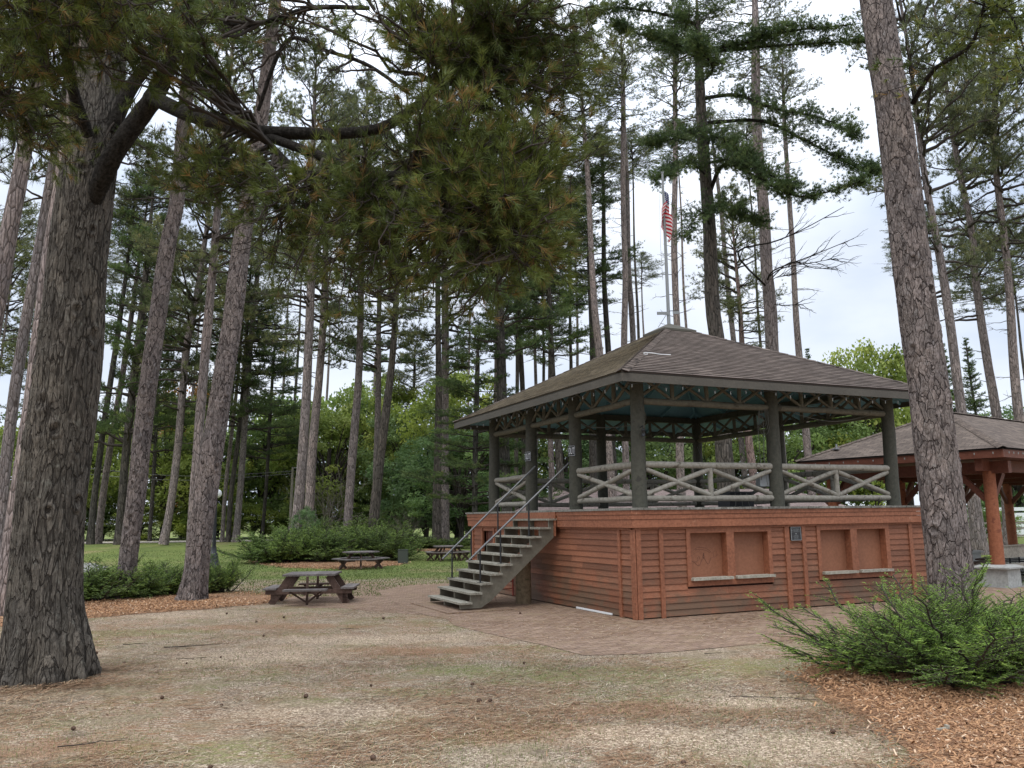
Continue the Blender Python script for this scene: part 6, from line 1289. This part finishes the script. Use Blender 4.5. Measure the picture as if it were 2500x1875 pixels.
# ------------------------------------------------------------------ litter on the ground: needles, grass, chips, cones, sticks
RNG = np.random.default_rng(21)
def inpoly(P, poly):
    poly = np.array(poly); x, y = P[:, 0], P[:, 1]; r = np.zeros(len(P), bool); j = len(poly) - 1
    for i in range(len(poly)):
        xi, yi, xj, yj = *poly[i], *poly[j]; c = ((yi > y) != (yj > y)) & (x < (xj - xi)*(y - yi)/(yj - yi + 1e-12) + xi); r ^= c; j = i
    return r
def scatter(n, y0, y1, pw_=1.6):
    u = RNG.random(n); y = (y0**(1 - pw_) + u*(y1**(1 - pw_) - y0**(1 - pw_)))**(1/(1 - pw_)); x = RNG.uniform(-.68, .68, n)*y + RNG.uniform(-.6, .6, n); return np.column_stack([x, y])
def nz2(P, s, o=0): return np.array([noise.noise(Vector((a*s, b_*s, o))) for a, b_ in P])
wall_poly = [wl(-WL, -WL)[:2], wl(LB + WL, -WL)[:2], wl(LB + WL, LA + WL)[:2], wl(-WL, LA + WL)[:2]]; old = np.array([-5.66, 10.6])
def flat_strips(n, y0, y1, ln, wd, thr, freq, mat, name, dens_o, zr=(.004, .02), pitch=.12, dirn=.2, tint=(0, 1), extra=None, pw_=1.6, P=None):
    if P is None:
        P = scatter(n, y0, y1, pw_); k = nz2(P, freq, dens_o) + RNG.normal(0, .10, n) > thr; P = P[k]
    else: P = P[nz2(P, 1.6, 3.3) + RNG.normal(0, .3, len(P)) > -.1]
    P = P[~inpoly(P, wall_poly)]; P = P[np.linalg.norm(P - old, axis=1) > .62]
    if extra is not None: P = P[extra(P)]
    for cx_, cy_, rx_, ry_ in PALE: P = P[((P[:, 0] - cx_)/rx_)**2 + ((P[:, 1] - cy_)/ry_)**2 + RNG.normal(0, .5, len(P)) > .8]
    n = len(P); a = RNG.normal(dirn, .9, n); l = ln*RNG.uniform(.5, 1.4, n); pt = RNG.normal(0, pitch, n); d = np.column_stack([np.cos(a)*np.cos(pt), np.sin(a)*np.cos(pt), np.abs(np.sin(pt))])
    s = np.column_stack([-np.sin(a), np.cos(a), 0*a])*(wd*RNG.uniform(.7, 1.3, n)*(.6 + P[:, 1]/18))[:, None]/2; c = np.column_stack([P, terrain(P[:, 0], P[:, 1]) + RNG.uniform(*zr, n)]); h = d*l[:, None]/2; h0 = h.copy(); h0[:, 2] = 0
    v = np.stack([c - h0 - s, c - h0 + s, c + h + s*.7, c + h - s*.7], 1).reshape(-1, 3); mb_ = MB(); mb_.add(v, np.arange(4*n).reshape(-1, 4), np.clip(RNG.uniform(*tint, n), 0, 1)); return tag(mb_.build(name, mat), kind='stuff')
flat_strips(85000, 3.0, 19, .10, .0065, -.02, .9, FNEEDLE, 'fallen_needles', 4.4, (.006, .016), .07, .25)
flat_strips(90000, 3.0, 19, .12, .0075, .10, .55, FNEEDLE, 'fallen_needles', 9.1, (.006, .022), .09, .4, (.0, .55))
def blades(n, y0, y1, ht, wd, thr, freq, o_, tint, name='grass', pw_=1.6, cond=None):
    P = scatter(n, y0, y1, pw_); P = P[nz2(P, freq, o_) + RNG.normal(0, .08, n) > thr]; P = P[~inpoly(P, wall_poly)]; P = P[np.linalg.norm(P - old, axis=1) > .7]
    P = P[~inpoly(P, MUL_R)]; P = P[~inpoly(P, BRK)]
    if cond is not None: P = P[cond(P)]
    n = len(P); a = RNG.uniform(0, 2*PI, n); lean = RNG.normal(0, .75, n); h = ht*RNG.uniform(.5, 1.3, n); b0 = np.column_stack([P, terrain(P[:, 0], P[:, 1]) + 0*a]); s = np.column_stack([np.cos(a), np.sin(a), 0*a])*(wd*(.6 + P[:, 1]/16))[:, None]/2
    t = b0 + np.column_stack([np.cos(a + 1.5)*np.sin(lean)*h, np.sin(a + 1.5)*np.sin(lean)*h, np.cos(lean)*h]); v = np.stack([b0 - s, b0 + s, t], 1).reshape(-1, 3); mb_ = MB(); mb_.add(v, np.arange(3*n).reshape(-1, 3), np.clip(RNG.normal(*tint, n), 0, 1)); return tag(mb_.build(name, BLADE), kind='stuff')
BRK = poly
for (cx_, cy_, r0_, r1_, n_r) in ((-5.66, 10.49, .62, 1.7, 9000), (7.05, 14.1, .40, 1.3, 3000), (-7.55, 20.1, .35, 1.0, 2000)):      # needles drifted round the trunks
    a_ = RNG.uniform(0, 2*PI, n_r); q_ = r0_ + (r1_ - r0_)*RNG.random(n_r)**1.8; flat_strips(0, 0, 0, .11, .007, 0, 1, FNEEDLE, 'fallen_needles', 0, (.006, .05), .25, 0, (.05, .85), P=np.column_stack([cx_ + np.cos(a_)*q_, cy_ + np.sin(a_)*q_]))
blades(120000, 3.2, 22, .026, .0042, .0, .62, 2.2, (.62, .25))
blades(90000, 3.2, 22, .032, .0045, .10, .42, 7.7, (.38, .22))
blades(110000, 21, 48, .05, .010, -.9, .3, 1.1, (.30, .22), pw_=1.9)
def chips(n, poly_, z, ln, name='mulch_chips'):
    poly_ = np.array(poly_); lo, hi = poly_.min(0), poly_.max(0); P = RNG.uniform(lo, hi, (n*3, 2)); k = inpoly(P, poly_); P = P[k][:n]; fringe = RNG.normal(0, .16, P.shape); P = P + fringe; n = len(P); c0 = poly_.mean(0)
    a = RNG.uniform(0, 2*PI, n); pt = RNG.normal(0, .35, n); d = np.column_stack([np.cos(a)*np.cos(pt), np.sin(a)*np.cos(pt), np.sin(pt)]); s = np.cross(d, RNG.normal(0, .25, (n, 3)) + [0, 0, 1]); s /= np.linalg.norm(s, axis=1)[:, None]; u = np.cross(s, d)
    l = (ln*RNG.uniform(.4, 1.5, n))[:, None]/2; w_ = RNG.uniform(.004, .011, (n, 1))*(ln/.05)/1.4; t = .0025; c = np.column_stack([P, terrain(P[:, 0], P[:, 1]) + z(P) + RNG.uniform(0, .012, n)])
    v = np.stack([c + i*d*l + j*s*w_ + k_*u*t for i, j, k_ in ((-1, -1, -1), (1, -1, -1), (1, 1, -1), (-1, 1, -1), (-1, -1, 1), (1, -1, 1), (1, 1, 1), (-1, 1, 1))], 1).reshape(-1, 3); o8 = np.arange(n)[:, None]*8
    f = np.vstack([o8 + np.array(q) for q in ([4, 5, 6, 7], [0, 1, 5, 4], [1, 2, 6, 5], [2, 3, 7, 6], [3, 0, 4, 7])]); mb_ = MB(); mb_.add(v, f, np.tile(np.clip(RNG.normal(.55, .25, n), 0, 1), 5)); return tag(mb_.build(name, CHIPM), kind='stuff')
def domez(poly_, dome):
    P0 = np.array(poly_); c = P0.mean(0); m_ = np.linalg.norm(P0 - c, axis=1).mean(); return lambda P: .008 + dome*np.clip(1 - (np.linalg.norm(P - c, axis=1)/m_)**4, 0, 1)
vis = MUL_R[:7] + [np.array(p) for p in ((3.7, 4.7), (6.5, 5.0), (7.6, 8.8), (7.9, 13), (6.4, 14.2), (4.8, 11.8))]
chips(34000, vis, domez(MUL_R, .10), .046); chips(12000, MUL_L, domez(MUL_L, .05), .07)
chips(3000, [gp2(*p) for p in ((600, 1372), (700, 1388), (850, 1391), (985, 1380), (985, 1372), (900, 1374), (700, 1374))], lambda P: .02 + 0*P[:, 0], .10)
def cone_mesh():
    mb_ = MB(); z = np.linspace(0, .055, 12); r = .019*np.sin(np.linspace(.35, 2.9, 12)); r[1::2] *= 1.3; mb_.tube(np.column_stack([z, 0*z, 0*z + .016]), r + .002, 9, wob=.14); return mb_
me = None; n_ = 0
for p in scatter(56, 4.2, 20, 1.2):
    if inpoly(p[None], wall_poly)[0] or np.linalg.norm(p - old) < .8 or inpoly(p[None], [(2, 9.6), (9, 9.6), (9, 14), (2, 14)])[0]: continue
    if me is None: o = cone_mesh().build('pine_cone', CONEM); me = o.data
    else: o = bpy.data.objects.new('pine_cone', me); COL.objects.link(o)
    s = random.uniform(.5, .95); o.location = (p[0], p[1], .008 + (.05 if inpoly(p[None], MUL_R)[0] else 0)); o.rotation_euler = (0, 0, random.uniform(0, 6)); o.scale = (s, s, s); n_ += 1
    tag(o, 'small dark brown pine cone lying on the ground', 'pine cone', 'pine cones scattered on the ground')
def stick(u, v, ln, ang, label, r=.009, tw=3):
    g = gpt(u, v); mb_ = MB(); d = np.array([math.cos(ang), math.sin(ang), 0]); p = curve((0, 0, r + .012), d, ln, 9, (RNG.normal(0, .1), RNG.normal(0, .1), 0), .12); p[:, 2] = r + .012 + np.abs(RNG.normal(0, .006, 9)); mb_.tube(p, np.linspace(r, r*.35, 9), 6, wob=.1)
    for _ in range(tw): i_ = RNG.integers(2, 8); q = curve(p[i_], d + RNG.normal(0, .8, 3)*[1, 1, .15], ln*.3, 5, (0, 0, 0), .1); q[:, 2] = np.maximum(q[:, 2], r + .008); mb_.tube(q, np.linspace(r*.5, r*.2, 5), 4, cap=False)
    o = mb_.build('stick', TWIG); o.location = g; tag(o, label, 'stick')
stick(400, 1585, .75, .35, 'forked dead stick lying on gravel right of the old pine'); stick(300, 1578, .35, .5, 'short dark stick between the old pine and the forked one', .007, 1)
stick(430, 1612, .6, .1, 'thin bent twig below the forked stick', .005, 2); stick(1780, 1705, .85, -.15, 'fine forked twig on the pale gravel patch left of the mulch', .005, 4)
stick(2215, 1790, .42, -.75, 'dark straight stick lying on the orange mulch', .011, 1); stick(830, 1539, .3, .1, 'small stick on the gravel before the square table', .006, 1); stick(140, 1830, .5, .5, 'reddish twig near the lower left corner', .006, 2); stick(1720, 1600, .3, .3, 'little twig on the edge of the brick paving', .005, 1)
mb = MB(); mb.box(-.06, .06, -.012, .012, 0, .012); mb.box(.035, .06, -.015, .02, .0121, .03); o = mb.build('wood_chunk', SILL); g = gpt(2305, 1812); o.location = (g[0], g[1], .10); o.rotation_euler = (0, 0, .35); tag(o, 'pale split chunk of wood on the orange mulch', 'wood chunk')
